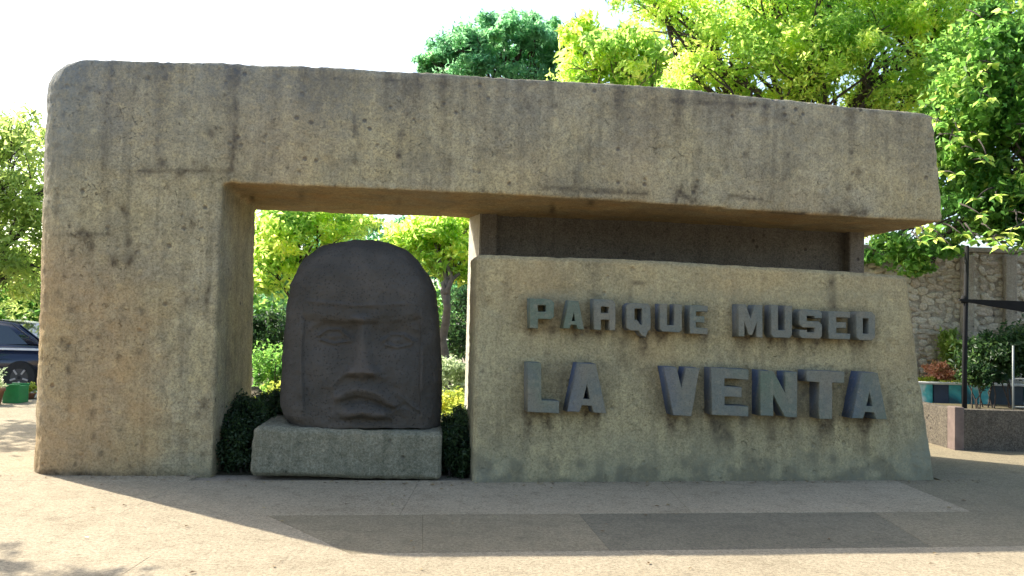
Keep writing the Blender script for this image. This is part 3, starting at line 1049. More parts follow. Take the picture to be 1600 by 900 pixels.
def tree(name, foot, fork, rad, blobs, n, size, lmat, bmat, label, cat='tree', group=None, seed=0, sub=5, lean=0.08, **kw):
    T = empty(name, foot, label, cat, group)
    foot = Vector(foot); fork = Vector(fork)
    p = limb_path(foot - Vector((0, 0, .15)), fork, 7, lean, seed)
    r_ = [rad * (1.45 if i == 0 else 1 - .45 * i / 7) for i in range(8)]
    tubes('trunk', [(p, r_)], bmat, T, 10)
    g = random.Random(seed + 5)
    for bi, (c, rr) in enumerate(blobs):
        c = Vector(c)
        start = p[-1] if bi % 2 == 0 else p[-2]
        mp = limb_path(start, c, 6, .22, seed * 7 + bi)
        rb = rad * .5
        lst = [(mp, [rb * (1 - .75 * i / 6) for i in range(7)])]
        for s in range(sub):
            st = mp[g.randint(2, 6)]
            e = c + Vector((g.uniform(-1, 1) * rr[0], g.uniform(-1, 1) * rr[1], g.uniform(-.8, 1) * rr[2])) * .85
            q = limb_path(st, e, 5, .25, seed * 31 + bi * 9 + s)
            lst.append((q, [rb * .34 * (1 - .8 * i / 5) for i in range(6)]))
            e2 = e + Vector((g.uniform(-1, 1) * rr[0], g.uniform(-1, 1) * rr[1], g.uniform(-.5, .6) * rr[2])) * .35
            lst.append((limb_path(q[3], e2, 4, .2, seed + s), [rb * .16 * (1 - .7 * i / 4) for i in range(5)]))
        tubes('limb', lst, bmat, T, 6)
    leaves('crown', T, blobs, n, size, lmat, seed + 100, **kw)
    return T


# tall blue-green tree over the middle of the beam
def bl(u, v, y, rx, ry, rz):
    p = at(u, v, y)
    return (tuple(p), (rx, ry, rz))


tree('park_tree', (-0.6, 31, 0), (-.3, 31, 8), .32,
     [bl(790, 92, 31, 2.6, 2.2, 1.5), bl(730, 98, 30.5, 1.5, 1.6, 1.1), bl(690, 100, 31, .8, 1, .75), bl(765, 60, 31, .9, 1, .9), bl(815, 55, 31, 1.2, 1.2, .8),
      bl(870, 66, 31.3, 1.2, 1.2, .9), bl(895, 100, 31, 1.3, 1.3, 1.1), bl(670, 100, 31, .55, .7, .5), bl(905, 45, 31.5, .6, .6, .5), bl(725, 65, 31, .5, .6, .5)],
     27000, .22, L_TEAL, M_BARK, 'tall blue-green tree rising behind the middle of the beam', seed=2, clumps=30, clump=.22, shell=.5)
tree('park_tree', (3.2, 22, 0), (3.0, 22, 4.5), .16,
     [bl(925, 85, 22, 1.0, 1.2, .9), bl(985, 95, 21.5, 1.1, 1.2, .8), bl(1040, 105, 22, 1.1, 1.2, .7), bl(905, 55, 22, .45, .5, .45), bl(985, 60, 21.5, .5, .5, .4)],
     8000, .21, L_BRIGHT, M_BARKL, 'yellow-green young tree between the blue-green tree and the big right-hand tree', seed=3, clumps=20, clump=.3)

# broad yellow-green tree filling the sky to the right
BIG = tree('broad_tree', (6.3, 16.5, 0), (5.6, 16.2, 4.2), .24,
           [bl(1120, 80, 16, 1.3, 1.5, 1.0), bl(1060, 20, 16.5, .95, 1.1, .45), bl(1200, 40, 16, 1.3, 1.5, 1.1), bl(1290, 95, 15.5, 1.3, 1.4, 1.0), bl(1330, 10, 16, 1.5, 1.5, 1.1),
            bl(1230, 125, 16, 1.0, 1.2, .6), bl(1420, 90, 15.5, 1.3, 1.4, 1.1), bl(1450, -10, 15.5, 1.3, 1.4, 1.0), bl(1560, 60, 15.5, 1.3, 1.4, 1.3), bl(1010, -8, 16.5, .7, 1.0, .40),
            bl(1490, 130, 15.8, .9, 1.2, .9), bl(1400, 150, 15.8, .8, 1.0, .5), bl(1500, 40, 15.8, .9, 1, .8), bl(1180, -50, 16.5, 1.9, 1.6, .9), bl(1360, -90, 16, 2.2, 1.8, 1.1), bl(1640, -30, 16, 2, 1.8, 1.6), bl(1080, 118, 16, .6, .8, .4)],
           88000, .112, L_BRIGHT, M_BARK, 'broad yellow-green tree spreading over the right half of the beam', seed=4, clumps=30, clump=.27, sub=6, shell=.3)

# nearer dark tree with large leaves at the beam's right end
NT_ = tree('broadleaf_tree', (9.3, 13.5, 0), (8.5, 13.2, 4.3), .17,
           [bl(1530, 170, 12.8, .8, .9, .75), bl(1580, 260, 12.8, .8, .9, .8), bl(1500, 265, 13.4, .6, .8, .6), bl(1620, 140, 12.6, .9, .9, .9), bl(1540, 330, 13.2, .75, .8, .4),
            bl(1450, 385, 13.6, .55, .6, .30), bl(1380, 392, 14.2, .40, .6, .3), bl(1425, 418, 13.9, .28, .35, .16), bl(1600, 345, 12.9, .7, .8, .4), bl(1480, 195, 13.3, .45, .6, .45), bl(1660, 280, 12.8, .8, .9, .9), bl(1545, 60, 13, .8, .8, .6)],
           34000, .118, L_MID, M_BARK, 'darker large-leaved tree growing beside the right end of the beam', seed=6, clumps=22, clump=.34, sx=.55)

# individually modelled big leaves on its near side
def leaf_mesh():
    me = bpy.data.meshes.new('leaf')
    n = 5
    V_, F_ = [], []
    prof_ = [0.04, .46, .62, .50, .24, 0.0]
    for i, w in enumerate(prof_):
        t = i / n
        z = -.16 * t * t
        V_ += [(-w * .5, t, z + w * .18), (0, t, z), (w * .5, t, z + w * .18)]
    for i in range(n):
        a = i * 3
        F_ += [(a, a + 1, a + 4, a + 3), (a + 1, a + 2, a + 5, a + 4)]
    me.from_pydata(V_, [], F_)
    me.update()
    smooth(me)
    return me


leaf_variants = []
for t_, lm_ in ((.2, L_BRIGHT), (.5, L_BRIGHT), (.75, L_BRIGHT), (.5, L_MID), (.9, L_MID)):
    m_ = leaf_mesh()
    a = m_.attributes.new('tone', 'FLOAT', 'POINT')
    a.data.foreach_set('value', [t_] * len(m_.vertices))
    m_.materials.append(lm_)
    leaf_variants.append(m_)
g = random.Random(12)
rosettes = []
for (cu_, cv_, su_, sv_, y_, k_) in [(1500, 365, 38, 12, 11.9, 10), (1580, 368, 32, 12, 11.6, 8), (1480, 200, 26, 35, 12.0, 9), (1560, 200, 45, 70, 11.8, 16), (1530, 290, 45, 40, 12.1, 9), (1560, 90, 45, 50, 12.0, 9), (1450, 350, 30, 10, 12.6, 4)]:
    for k in range(k_):
        rosettes.append(at(cu_ + g.gauss(0, 1) * su_, cv_ + g.gauss(0, 1) * sv_, y_ + g.uniform(-.3, .5)))
tw = []
nleaf = 0
for c in rosettes:
    ph = g.uniform(0, 6.28)
    for k in range(g.choice((4, 5))):
        if nleaf >= 296: break
        o = bpy.data.objects.new('leaf', g.choice(leaf_variants))
        COL.objects.link(o)
        o.parent = NT_
        o.location = c - NT_.location
        s = g.uniform(.11, .18)
        o.scale = (s, s, s)
        o.rotation_euler = (g.uniform(-.7, .25), g.uniform(-.4, .4), ph + k * 1.3 + g.uniform(-.2, .2))
        nleaf += 1
    e = c + Vector((g.uniform(-.1, .45), g.uniform(.3, .8), g.uniform(.1, .4)))
    tw.append((limb_path(c, e, 3, .15, k), [.006, .009, .012, .015]))
tubes('twig', tw, M_BARK, NT_, 5)['kind'] = 'stuff'

# olive tree left of the pillar
tree('roadside_tree', (-12.4, 18.6, 0), (-11.6, 18.4, 2.3), .15,
     [bl(20, 260, 18.5, 1.0, 1.3, .95), bl(70, 300, 18.5, 1.0, 1.2, 1.2), bl(-30, 340, 18.5, 1.3, 1.3, 1.2), bl(25, 400, 18.5, 1.0, 1.2, .9), bl(30, 200, 18.7, .7, .9, .45), bl(90, 400, 18.6, .9, 1, 1.0), bl(-60, 230, 18.5, 1.2, 1.2, .9), bl(-130, 330, 18.5, 1.7, 1.5, 1.3), bl(-230, 300, 19.5, 1.9, 1.6, 1.4), bl(10, 440, 19.5, 1.2, 1.2, .7)],  # lobes beyond the left of view are added to shade the cars
     19000, .13, L_WILLOW, M_BARK, 'fine-leaved olive-green tree with crooked dark branches left of the pillar', seed=9, clumps=24, clump=.34, sub=6, long=1.4)

# roadside tree outside the left of the view: it drops the leaf shadow on the paving
tree('street_tree', (-10.6, 9.9, 0), (-10.0, 9.8, 3.4), .14,
     [((-9.3, 8.55, 5.6), (1.0, .7, .5)), ((-8.35, 8.42, 5.5), (.95, .45, .3)), ((-11.0, 13.7, 5.2), (1.0, 1.4, .35)), ((-10.4, 9.6, 5.8), (1.2, 1.2, .8))],
     7000, .15, L_MID, M_BARKL, 'slim roadside tree standing beyond the left edge of the paving', seed=14, clumps=16, clump=.3)
# the tip of its branch that hangs into the photo's upper left corner
# garden trees seen through the opening
tree('garden_tree', (-4.6, 17.2, 0), (-4.5, 17.2, 2.2), .075,
     [bl(470, 372, 17, 1.0, 1, .55), bl(430, 420, 17.2, .65, .8, .5), bl(520, 350, 17, .8, .9, .4), bl(440, 345, 17.4, .8, .9, .4), bl(400, 400, 17.5, .8, .8, .6), bl(500, 300, 17.6, 1.3, 1.0, .5)],
     11000, .16, L_BRIGHT, M_BARK, 'slender yellow-green tree left of the stone head, seen through the opening', seed=21, clumps=22, clump=.32)
tree('garden_tree', (-1.25, 15.4, 0), (-1.22, 15.4, 2.1), .115,
     [bl(690, 385, 16.3, .75, .9, .5), bl(650, 372, 16.5, .6, .8, .35), bl(720, 410, 16.3, .6, .8, .4), bl(700, 350, 16.6, .8, .9, .3), bl(730, 360, 16.4, .7, .9, .4)],
     8500, .16, L_BRIGHT, M_BARKL, 'yellow-green tree right of the stone head with a thick pale trunk', seed=22, clumps=20, clump=.34)
tree('garden_tree', (-3.0, 27.5, 0), (-3.0, 27.5, 3.0), .14,
     [bl(600, 372, 27, 1.3, 1.2, .7), bl(560, 400, 27, 1.3, 1.2, 1.0), bl(650, 410, 27, 1.2, 1.2, .9), bl(480, 420, 27.5, 1.6, 1.2, 1.2), bl(720, 430, 27.5, 1.4, 1.2, 1.2), bl(410, 430, 27.5, 1.4, 1.2, 1.2)],
     14000, .2, L_TEAL, M_BARK, 'dark blue-green tree directly behind the top of the stone head', seed=23, clumps=22, clump=.34)


def shrub(name, blobs, n, size, lmat, label, seed, cat='shrub', group=None, **kw):
    c = Vector(blobs[0][0])
    T = empty(name, (c.x, c.y, 0), label, cat, group)
    st = []
    g = random.Random(seed)
    for b, r in blobs:
        for k in range(4):
            e = Vector(b) + Vector((g.uniform(-.6, .6) * r[0], g.uniform(-.6, .6) * r[1], g.uniform(-.2, .5) * r[2]))
            st.append((limb_path((b[0] + g.uniform(-.1, .1), b[1] + g.uniform(-.1, .1), -.02), e, 4, .12, seed + k), [.016, .013, .010, .007, .004]))
    tubes('stem', st, M_BARK, T, 5)
    leaves('foliage', T, blobs, n, size, lmat, seed, **kw)
    return T


# dark clipped bushes on either side of the plinth
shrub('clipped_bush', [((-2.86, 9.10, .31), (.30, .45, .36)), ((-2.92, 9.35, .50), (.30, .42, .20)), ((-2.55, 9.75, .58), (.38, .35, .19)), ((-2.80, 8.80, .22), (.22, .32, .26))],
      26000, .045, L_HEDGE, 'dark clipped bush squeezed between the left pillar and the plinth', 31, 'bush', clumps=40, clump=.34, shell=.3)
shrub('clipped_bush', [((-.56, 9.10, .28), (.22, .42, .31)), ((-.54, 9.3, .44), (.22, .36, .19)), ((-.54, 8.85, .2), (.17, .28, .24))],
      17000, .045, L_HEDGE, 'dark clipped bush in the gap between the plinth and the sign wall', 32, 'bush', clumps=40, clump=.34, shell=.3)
shrub('flowering_shrub', [bl(432, 628, 12.4, .38, .4, .22), bl(410, 636, 12.6, .3, .35, .2)], 2600, .075, L_YELLOW,
      'yellow-leaved shrub glowing behind the left bush', 33, clumps=16, clump=.35)
shrub('flowering_shrub', [bl(710, 632, 12.4, .36, .4, .20), bl(728, 640, 12.2, .25, .35, .2)], 2400, .075, L_YELLOW,
      'yellow-leaved shrub glowing behind the right bush', 34, clumps=16, clump=.35)
shrub('pale_shrub', [bl(708, 592, 13.6, .36, .4, .33), bl(725, 600, 13.8, .3, .3, .3)], 3200, .07, L_PALE,
      'pale grey-green rounded shrub right of the stone head', 35, clumps=18, clump=.32)
shrub('pale_shrub', [bl(425, 575, 14.2, .30, .4, .45), bl(445, 590, 14.4, .3, .3, .35)], 2600, .08, L_MID,
      'upright green shrub under the slender tree left of the stone head', 36, clumps=18, clump=.32)
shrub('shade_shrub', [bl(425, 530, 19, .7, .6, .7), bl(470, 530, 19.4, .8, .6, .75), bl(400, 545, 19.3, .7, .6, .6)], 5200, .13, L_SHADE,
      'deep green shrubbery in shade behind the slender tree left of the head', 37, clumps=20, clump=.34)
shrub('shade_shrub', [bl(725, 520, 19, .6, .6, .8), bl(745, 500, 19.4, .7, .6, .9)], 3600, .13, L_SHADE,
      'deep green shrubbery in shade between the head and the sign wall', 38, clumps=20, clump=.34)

# far-off wood closing the view
fb = []
g = random.Random(3)
for i in range(46):
    x = -46 + i * 2.1 + g.uniform(-.6, .6)
    fb.append(((x, 44 + g.uniform(-3, 3), 1.6 + g.uniform(-.3, .6)), (2.2, 2.0, 2.0 + g.uniform(-.3, .9))))
fw = leaves('distant_wood', None, fb, 52000, .42, L_MID, 77, clumps=18, clump=.42, shell=.3, sx=.6)
tag(fw, 'dense green wood closing the view far behind the gateway', kind='stuff')

# ------------------------------------------------------------------ right side: rubble wall
RW = empty('rubble_wall', (8.0, 15.0, 0), 'tall rubble stone wall with rough projecting stones behind the sign wall', 'wall')
wy = 14.6
pL = at(1405, 560, wy); top_z = at(1500, 394, wy).z
box('wall_core', (pL.x - 1.2, wy, -.05), (13.5, wy + .5, top_z), M_STONEWALL, RW, .02)
box('coping', (pL.x - 1.25, wy - .06, top_z), (13.6, wy + .56, top_z + .09), M_STONEWALL, RW, .02)
for uu in (1508, 1574):
    p = at(uu, 500, wy)
    box('buttress', (p.x - .10, wy - .13, -.05), (p.x + .10, wy + .01, top_z - .05), M_STONEWALL, RW, .025)


def lump(seed):
    bm = bmesh.new()
    bmesh.ops.create_icosphere(bm, subdivisions=1, radius=.5)
    g = random.Random(seed)
    for v in bm.verts:
        v.co *= g.uniform(.68, 1.15)
        v.co.y *= .8
    me = from_bm(bm, 'stone')
    return me


SM = []
for i, c in enumerate([(.50, .44, .33), (.41, .355, .265), (.54, .48, .37), (.46, .38, .28)]):
    SM.append(plain('rubble_stone_%s' % ['tan', 'brown', 'pale', 'rust'][i], c, .95, .35, 5, bumps=.6))
lumps = []
for i in range(8):
    m_ = lump(i); m_.materials.append(SM[i % 4]); lumps.append(m_)
cand = []
g = random.Random(4)
x = pL.x - 1.1
while x < 11.2:
    z = .1 + g.uniform(0, .1)
    while z < top_z - .06:
        w = g.uniform(.08, .25); h = g.uniform(.07, .15)
        cand.append((x + g.uniform(-.04, .04), z + g.uniform(-.02, .02), w, h))
        z += h * 1.0
    x += .15
vis = []
for (x, z, w, h) in cand:
    u_, v_ = seen((x, wy - .05, z))
    vis.append((0 if (1418 < u_ < 1600 and 396 < v_ < 600) else 1, abs(u_ - 1470) * .3 + g.random() * 60, x, z, w, h))
vis.sort()
bmx = bmesh.new()
for k, (_, _, x, z, w, h) in enumerate(vis):
    rot = Matrix.Rotation(g.uniform(-.4, .4), 4, 'Y')
    if k < 299:
        o = bpy.data.objects.new('stone', g.choice(lumps))
        COL.objects.link(o); o.parent = RW
        o.location = Vector((x, wy - .01, z)) - RW.location
        o.scale = (w * 1.2, g.uniform(.03, .11), h * 1.25)
        o.rotation_euler = (0, g.uniform(-.4, .4), 0)
    else:
        r = bmesh.ops.create_icosphere(bmx, subdivisions=1, radius=.5)
        s = Matrix.Translation((x, wy - .01, z)) @ rot @ Matrix.Diagonal((w * 1.2, .07, h * 1.25, 1))
        bmesh.ops.transform(bmx, matrix=s, verts=r['verts'])
o = link('small_stones', from_bm(bmx, 'small_stones'), SM[0], RW); o['kind'] = 'stuff'

# ------------------------------------------------------------------ right side: planter, low walls, pool rim, pole, rail
a = gp(1491, 703); ytop = .56
pw = empty('planter_wall', (a.x + 2, a.y, 0), 'dark low concrete planter wall at the right edge with a pale corner coloured as sunlit', 'planter')
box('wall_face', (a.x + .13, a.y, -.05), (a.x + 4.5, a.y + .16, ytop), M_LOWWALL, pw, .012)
box('corner_post', (a.x, a.y - .015, -.05), (a.x + .13, a.y + .19, ytop + .03), plain('sunlit_corner_tone', (0.15, 0.11, 0.09), .85, .3, 6, bumps=.3), pw, .012)  # pinkish sunlit edge of the corner put into its colour
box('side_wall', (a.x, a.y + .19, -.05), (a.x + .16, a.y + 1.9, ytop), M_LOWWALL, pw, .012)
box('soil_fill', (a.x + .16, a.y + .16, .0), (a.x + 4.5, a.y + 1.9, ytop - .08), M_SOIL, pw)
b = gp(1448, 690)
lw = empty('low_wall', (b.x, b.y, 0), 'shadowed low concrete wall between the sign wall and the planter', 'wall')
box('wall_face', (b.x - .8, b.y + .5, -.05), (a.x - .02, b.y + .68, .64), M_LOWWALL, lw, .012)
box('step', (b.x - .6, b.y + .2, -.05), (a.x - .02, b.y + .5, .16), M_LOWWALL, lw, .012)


def tealmat():
    t = NT('teal_mural_paint')
    a_ = t.noise(2.2, 3, .5, dist=.5)
    c = t.ramp(a_, [(.34, (.02, .09, .12)), (.44, (.03, .30, .34)), (.54, (.12, .55, .55)), (.62, (.70, .78, .74))])
    c = t.mix(t.ramp(t.noise(20, 4, .6), [(.5, 0.0), (.75, .5)]), c, (.10, .12, .11))
    return t.bsdf(c, .5, spec=.4)


ty = a.y + 2.1
tz0 = at(1520, 640, ty).z; tz1 = at(1520, 602, ty).z
pr_ = empty('painted_pool_rim', (at(1520, 600, ty).x, ty, 0), 'turquoise and white painted rim behind the planter wall', 'pool rim')
M_TEAL = tealmat()
xs = [at(u_, 620, ty).x for u_ in (1432, 1458, 1482, 1503, 1546, 1600, 1650, 1710)]
for i in range(len(xs) - 1):
    m = [M_TEAL, plain('navy_panel', (.02, .035, .07), .5, .3, 6), M_TEAL, M_TEAL, plain('navy_panel', (.015, .03, .04), .5, .3, 6), M_TEAL, M_TEAL][i]
    box('panel', (xs[i] + .006, ty - (.02 if i % 2 else 0), -.02), (xs[i + 1] - .006, ty + .14, tz1), m, pr_, .008)
box('coping', (xs[0], ty - .03, tz1), (xs[-1], ty + .18, tz1 + .035), plain('white_coping', (.6, .6, .56), .7, .2, 8), pr_, .008)

# dark pole with horizontal arm
pp = at(1507, 640, a.y + .55)
PO = empty('steel_pole', (pp.x, pp.y, 0), 'thin dark upright pole with a black arm reaching out of the right side', 'pole')
ptop = at(1511, 384, a.y + .55)
tubes('upright', [([(pp.x, pp.y, -.05), (pp.x, pp.y, 1.2), (ptop.x, pp.y, ptop.z)], [.036, .034, .030])], M_METAL_D, PO, 12)
bm = bmesh.new()
A1 = at(1500, 467, pp.y - .045); A2 = at(1500, 470, pp.y - .045); B1 = at(1640, 472, pp.y - .2); B2 = at(1640, 494, pp.y - .2)
vs = [bm.verts.new(p) for p in (A1, B1, B2, A2)] + [bm.verts.new(p + Vector((0, .045, 0))) for p in (A1, B1, B2, A2)]
for f in ((0, 1, 2, 3), (7, 6, 5, 4), (0, 4, 5, 1), (1, 5, 6, 2), (2, 6, 7, 3), (3, 7, 4, 0)): bm.faces.new([vs[i] for i in f])
link('arm', from_bm(bm, 'arm'), M_METAL_D, PO)
tubes('clamp', [([(pp.x, pp.y, A1.z - .06), (pp.x, pp.y, A1.z + .05)], [.05, .05])], M_METAL_D, PO, 10)
tubes('base_flange', [([(pp.x, pp.y, ytop - .08), (pp.x, pp.y, ytop - .05)], [.08, .08])], M_METAL_D, PO, 12)

# pale pipe rail
ry = a.y + .35
r1 = at(1583, 540, ry); r2 = at(1583, 640, ry); r3 = at(1583, 592, ry)
RL = empty('pipe_rail', (r1.x, ry, 0), 'pale grey pipe rail standing on the planter at the right edge', 'rail')
tubes('post', [([(r1.x, ry, ytop - .12), (r1.x, ry, r1.z)], [.013, .013])], M_METAL_L, RL, 10)
tubes('post', [([(r1.x + 1.1, ry, ytop - .12), (r1.x + 1.1, ry, r1.z)], [.013, .013])], M_METAL_L, RL, 10)
tubes('crossbar', [([(r1.x, ry, r3.z), (r1.x + 1.1, ry, r3.z)], [.011, .011])], M_METAL_L, RL, 10)
tubes('crossbar', [([(r1.x, ry, ytop + .02), (r1.x + 1.1, ry, ytop + .02)], [.011, .011])], M_METAL_L, RL, 10)

shrub('leafy_shrub', [bl(1545, 560, a.y + 1.3, .40, .45, .36), bl(1590, 550, a.y + 1.3, .45, .45, .42), bl(1640, 560, a.y + 1.2, .45, .45, .42), bl(1525, 585, a.y + 1.1, .25, .3, .2)],
      12000, .085, L_SHADE, 'bushy dark green shrub growing in the planter at the right edge', 41, clumps=26, clump=.33)
shrub('leafy_shrub', [bl(1490, 560, ty + .6, .22, .3, .4), bl(1485, 535, ty + .7, .16, .2, .25)],
      1800, .09, L_WILLOW, 'thin light green shrub left of the dark pole', 42, clumps=14, clump=.33)
shrub('flower_bed', [bl(1463, 578, ty + .5, .26, .3, .16), bl(1482, 584, ty + .5, .2, .3, .12)],
      1300, .075, L_ORANGE, 'orange flowering plant against the rubble wall above the painted rim', 43, 'flowers', clumps=14, clump=.33)
shrub('flower_bed', [bl(1460, 597, ty + .32, .35, .2, .07), bl(1492, 598, ty + .32, .3, .2, .07)],
      1000, .06, L_YELLOW, 'low yellow-green plants just behind the painted rim', 44, 'flowers', clumps=14, clump=.33)

# ------------------------------------------------------------------ left side: parked cars, crate, pots
M_NAVY = plain('navy_car_paint', (0.004, 0.010, 0.032), .2, .1, 2, spec=.8)
M_TEALCAR = plain('dark_teal_car_paint', (0.008, 0.035, 0.045), .2, .1, 2, spec=.8)
M_GLASS = plain('tinted_car_glass', (0.012, 0.022, 0.026), .06, .1, 2, spec=.9)
M_TYRE = plain('tyre_rubber', (0.015, 0.015, 0.015), .85, .3, 20)
M_RIM = plain('alloy_rim', (0.05, 0.05, 0.052), .5, .1, 10, metallic=.5)
M_SPOKE = plain('wheel_spoke', (0.30, 0.30, 0.31), .4, .1, 10, metallic=.6)
M_TRIM = plain('white_trim_stripe', (0.65, 0.68, 0.72), .35, .1, 10)
M_LAMP = plain('lamp_lens', (0.55, 0.1, 0.06), .15, .1, 10)
M_LAMPW = plain('headlight_lens', (0.7, 0.72, 0.72), .1, .1, 10)


def car(name, loc, paint, label, L=4.3, roof=1.42, flip=1, rot=0.0, group='cars parked beyond the pillar'):
    T = empty(name, loc, label, 'car', group)
    T.rotation_euler = (0, 0, rot)
    belt = .88
    low = [(-.5, .30), (-.5, .62), (-.47, .80), (-.33, .90), (-.20, .935), (.24, .95), (.36, .93), (.49, .86), (.5, .62), (.5, .30)]
    cab = [(-.25, .90), (-.12, roof - .09), (-.05, roof - .01), (.12, roof), (.24, roof - .05), (.40, .92)]

    def loft(outline, widths, nm, m, bev):
        bm = bmesh.new()
        A = [bm.verts.new((x * L * flip, -wd, z)) for (x, z), wd in zip(outline, widths)]
        B = [bm.verts.new((x * L * flip, wd, z)) for (x, z), wd in zip(outline, widths)]
        bm.faces.new(A); bm.faces.new(B[::-1])
        n = len(A)
        for i in range(n):
            j = (i + 1) % n
            bm.faces.new((A[j], A[i], B[i], B[j]))
        bmesh.ops.recalc_face_normals(bm, faces=bm.faces)
        bmesh.ops.bevel(bm, geom=[e for e in bm.edges if e.calc_face_angle(0) > .5], offset=bev, segments=3, affect='EDGES', clamp_overlap=True)
        o = bpy.data.objects.new(nm, from_bm(bm, nm, True)); o.data.materials.append(m)
        COL.objects.link(o); o.parent = T
        return o
    loft(low, [.80, .85, .86, .85, .85, .85, .85, .84, .85, .80], 'body', paint, .05)
    loft(cab, [.80, .64, .62, .62, .63, .80], 'cabin', paint, .045)

    def pane(pts, yy0, yy1, m, nm):
        """a glass pane lying a few mm proud of the cabin side"""
        for s in (-1, 1):
            bm = bmesh.new()
            f = []
            for (x, z) in pts:
                t = (z - .90) / (roof - .90)
                y = (.80 + (.625 - .80) * t) + .012
                f.append(bm.verts.new((x * L * flip, s * y, z)))
            fc = bm.faces.new(f)
            r = bmesh.ops.extrude_face_region(bm, geom=[fc])
            for q_ in r['geom']:
                if isinstance(q_, bmesh.types.BMVert): q_.co.y -= s * .03
            o = bpy.data.objects.new(nm, from_bm(bm, nm)); o.data.materials.append(m)
            COL.objects.link(o); o.parent = T
    pane([(-.19, .95), (-.105, roof - .13), (.0, roof - .08), (.0, .95)], 0, 0, M_GLASS, 'side_window')
    pane([(.015, .95), (.015, roof - .08), (.14, roof - .075), (.16, .95)], 0, 0, M_GLASS, 'side_window')
    pane([(.175, .95), (.155, roof - .08), (.225, roof - .12), (.33, .96)], 0, 0, M_GLASS, 'side_window')
    for nm, (x0, z0), (x1, z1) in (('windscreen', (-.243, .93), (-.128, roof - .13)), ('rear_window', (.39, .95), (.25, roof - .1))):
        bm = bmesh.new()
        sx_ = -.012 if x0 < 0 else .012
        vs = [bm.verts.new(((x0 + sx_) * L * flip, -.70, z0 + .02)), bm.verts.new(((x0 + sx_) * L * flip, .70, z0 + .02)), bm.verts.new(((x1 + sx_) * L * flip, .56, z1 + .03)), bm.verts.new(((x1 + sx_) * L * flip, -.56, z1 + .03))]
        fc = bm.faces.new(vs)
        r = bmesh.ops.extrude_face_region(bm, geom=[fc])
        for q_ in r['geom']:
            if isinstance(q_, bmesh.types.BMVert): q_.co.x -= sx_ * 2 * flip
        o = bpy.data.objects.new(nm, from_bm(bm, nm)); o.data.materials.append(M_GLASS)
        COL.objects.link(o); o.parent = T
    def lb(nm, lo, hi, m, bev=.01):
        bm = bmesh.new()
        lo2 = (min(lo[0] * flip, hi[0] * flip), lo[1], lo[2]); hi2 = (max(lo[0] * flip, hi[0] * flip), hi[1], hi[2])
        box_bm(bm, lo2, hi2, bev)
        o = bpy.data.objects.new(nm, from_bm(bm, nm)); o.data.materials.append(m)
        COL.objects.link(o); o.parent = T
    for s in (-1, 1):
        lb('stripe', (-.44 * L, s * .862 - .012, .845), (.46 * L, s * .862 + .012, .885), M_TRIM, .004)
        lb('door_handle', (.05 * L, s * .865 - .02, .76), (.085 * L, s * .865 + .02, .79), M_TRIM, .006)
        lb('mirror', (-.20 * L, s * .92 - .08, .93), (-.165 * L, s * .92 + .08, 1.05), paint, .02)
        lb('headlight', (-.502 * L, s * .62 - .14, .62), (-.485 * L, s * .62 + .14, .74), M_LAMPW, .01)
        lb('tail_light', (.485 * L, s * .66 - .12, .62), (.503 * L, s * .66 + .12, .80), M_LAMP, .01)
        lb('door_seam', (-.0115 * L, s * .861 - .012, .36), (-.0095 * L, s * .861 + .006, .90), M_TYRE, .001)
        lb('door_seam', (.159 * L, s * .861 - .012, .36), (.161 * L, s * .861 + .006, .90), M_TYRE, .001)
        lb('sill', (-.22 * L, s * .84 - .03, .27), (.22 * L, s * .84 + .03, .36), M_TYRE, .01)
        for xx in (-.31, .31):
            for k_ in range(5):
                an_ = k_ * 2 * math.pi / 5 + .3
                bm = bmesh.new()
                box_bm(bm, (.07, -.113, -.018), (.18, .113, .018), .004)
                bmesh.ops.rotate(bm, verts=bm.verts, matrix=Matrix.Rotation(an_, 3, 'Y'), cent=(0, 0, 0))
                bmesh.ops.translate(bm, verts=bm.verts, vec=(xx * L * flip, s * .78, .32))
                o = bpy.data.objects.new('spoke', from_bm(bm, 'spoke')); o.data.materials.append(M_SPOKE)
                COL.objects.link(o); o.parent = T
            for nm, r0, w0, m in (('wheel', .32, .10, M_TYRE), ('hubcap', .19, .104, M_RIM), ('hub', .05, .112, M_TYRE)):
                bm = bmesh.new()
                bmesh.ops.create_cone(bm, cap_ends=True, segments=24, radius1=r0, radius2=r0, depth=w0 * 2)
                bmesh.ops.rotate(bm, verts=bm.verts, matrix=Matrix.Rotation(math.pi / 2, 3, 'X'))
                bmesh.ops.translate(bm, verts=bm.verts, vec=(xx * L * flip, s * .78, .32))
                bmesh.ops.bevel(bm, geom=[e for e in bm.edges if e.calc_face_angle(0) > 1], offset=.02, segments=2, affect='EDGES')
                o = bpy.data.objects.new(nm, from_bm(bm, nm)); o.data.materials.append(m)
                COL.objects.link(o); o.parent = T
    return T


c = gp(25, 616)
car('parked_car', (c.x - 1.33, c.y + .85, 0), M_NAVY, 'nearer dark navy car with a pale side stripe, half hidden by the pillar', rot=R(2))
car('parked_car', (c.x - .6, c.y + 5.0, 0), M_TEALCAR, 'farther dark teal car parked behind the navy one', L=4.5, roof=1.75, flip=-1, rot=R(-4))

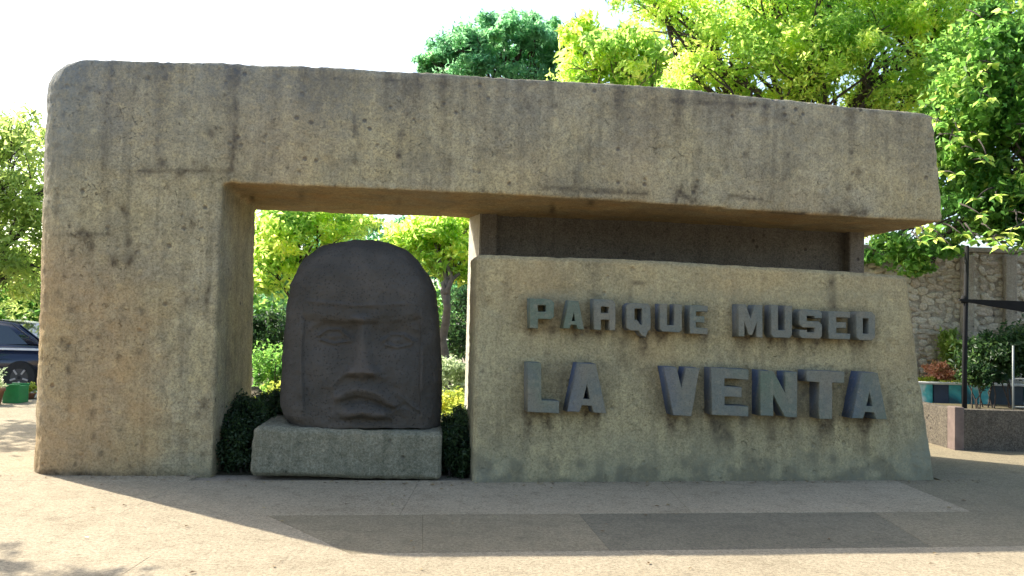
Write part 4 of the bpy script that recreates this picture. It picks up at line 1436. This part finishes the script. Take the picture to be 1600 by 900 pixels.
M_GREEN = plain('green_plastic', (0.012, 0.20, 0.055), .45, .2, 6)
cp = gp(16, 630)
CR = empty('plastic_crate', (cp.x, cp.y, 0), 'green plastic crate on the ground in front of the navy car', 'crate')
wv, dv, hv = .14, .30, .30
for (lo, hi, nm) in [((-wv / 1.0, 0, 0), (wv, .03, hv), 'side'), ((-wv, dv - .03, 0), (wv, dv, hv), 'side'), ((-wv, .031, 0), (-wv + .03, dv - .031, hv), 'side'), ((wv - .03, .031, 0), (wv, dv - .031, hv), 'side'),
                     ((-wv + .031, .031, .01), (wv - .031, dv - .031, .03), 'base'), ((-wv - .015, -.015, hv), (wv + .015, .02, hv + .03), 'rim'), ((-wv - .015, dv - .02, hv), (wv + .015, dv + .015, hv + .03), 'rim')]:
    box(nm, Vector(lo) + CR.location, Vector(hi) + CR.location, M_GREEN, CR, .006)
M_TERRA = plain('terracotta', (0.24, 0.12, 0.07), .85, .25, 8)


def pot(u, v, r, h, label, lm, seed, sz):
    p = gp(u, v)
    T = empty('flower_pot', (p.x, p.y, 0), label, 'flower pot')
    prof_ = [(r * .62, 0), (r * .95, h * .82), (r * 1.05, h * .82), (r * 1.08, h), (r * .92, h), (r * .85, h * .75), (0.01, h * .75)]
    bm = bmesh.new()
    rings = []
    for (rr, z) in prof_:
        rings.append([bm.verts.new((p.x + rr * math.cos(2 * math.pi * k / 18), p.y + rr * math.sin(2 * math.pi * k / 18), z)) for k in range(18)])
    for A, B in zip(rings[:-1], rings[1:]):
        for k in range(18): bm.faces.new((A[k], A[(k + 1) % 18], B[(k + 1) % 18], B[k]))
    bm.faces.new(rings[0])
    link('pot', from_bm(bm, 'pot', True), M_TERRA, T)
    leaves('plant', T, [((p.x, p.y, h + sz * .7), (sz, sz, sz * .9))], 420, .06, lm, seed, clumps=14, clump=.4)
    return T


pot(-9, 632, .15, .28, 'terracotta pot with pale flowers left of the green crate', L_PALE, 51, .19)
pot(47, 622, .10, .10, 'small low pot of yellow-green leaves at the foot of the pillar', L_YELLOW, 52, .10)
tp = gp(37, 622)
TR = box('white_tray', (tp.x - .18, tp.y, .0), (tp.x + .16, tp.y + .3, .12), plain('white_plastic', (.7, .7, .68), .5, .1, 6), None, .02)
tag(TR, 'low white box on the ground right of the green crate', 'box')

# fallen leaves on the sunny paving
def litter():
    g = np.random.default_rng(61)
    pts = []
    for k in range(130):
        x = g.uniform(-5.5, 5.5); y = g.uniform(4.0, 8.2)
        pts.append((x, y, .008, g.uniform(.012, .03), g.uniform(0, 6.28)))
    for k in range(420):
        x = g.uniform(-4.9, 5.2)
        yb = Y0 + KX * x if x < -2.9 else (8.25 + .03 * (x + 2.6) if x < -.6 else SY + SK * x)
        pts.append((x, yb - abs(g.normal()) * .09 - .015, .006, g.uniform(.005, .022), g.uniform(0, 6.28)))
    Vv, Fc, T = [], [], []
    for x, y, z, s, a_ in pts:
        c_, s_ = math.cos(a_), math.sin(a_)
        b0 = len(Vv)
        for px_, py_, pz_ in ((-1, 0, 0), (0, .45, .25), (1, 0, .05), (0, -.45, .25)):
            Vv.append((x + (px_ * c_ - py_ * s_) * s, y + (px_ * s_ + py_ * c_) * s, z + pz_ * s))
        Fc += [(b0, b0 + 1, b0 + 2), (b0, b0 + 2, b0 + 3)]
        T += [g.random()] * 4
    me = bpy.data.meshes.new('leaf_litter'); me.from_pydata(Vv, [], Fc)
    a_ = me.attributes.new('tone', 'FLOAT', 'POINT'); a_.data.foreach_set('value', T)
    return me


LL = leafmat('dry_leaf', [(0.0, (.07, .04, .02)), (.6, (.16, .10, .04)), (1.0, (.25, .2, .07))], .2)
o = link('leaf_litter', litter(), LL)
tag(o, 'scattered dry leaves and crumbs on the forecourt paving', kind='stuff')
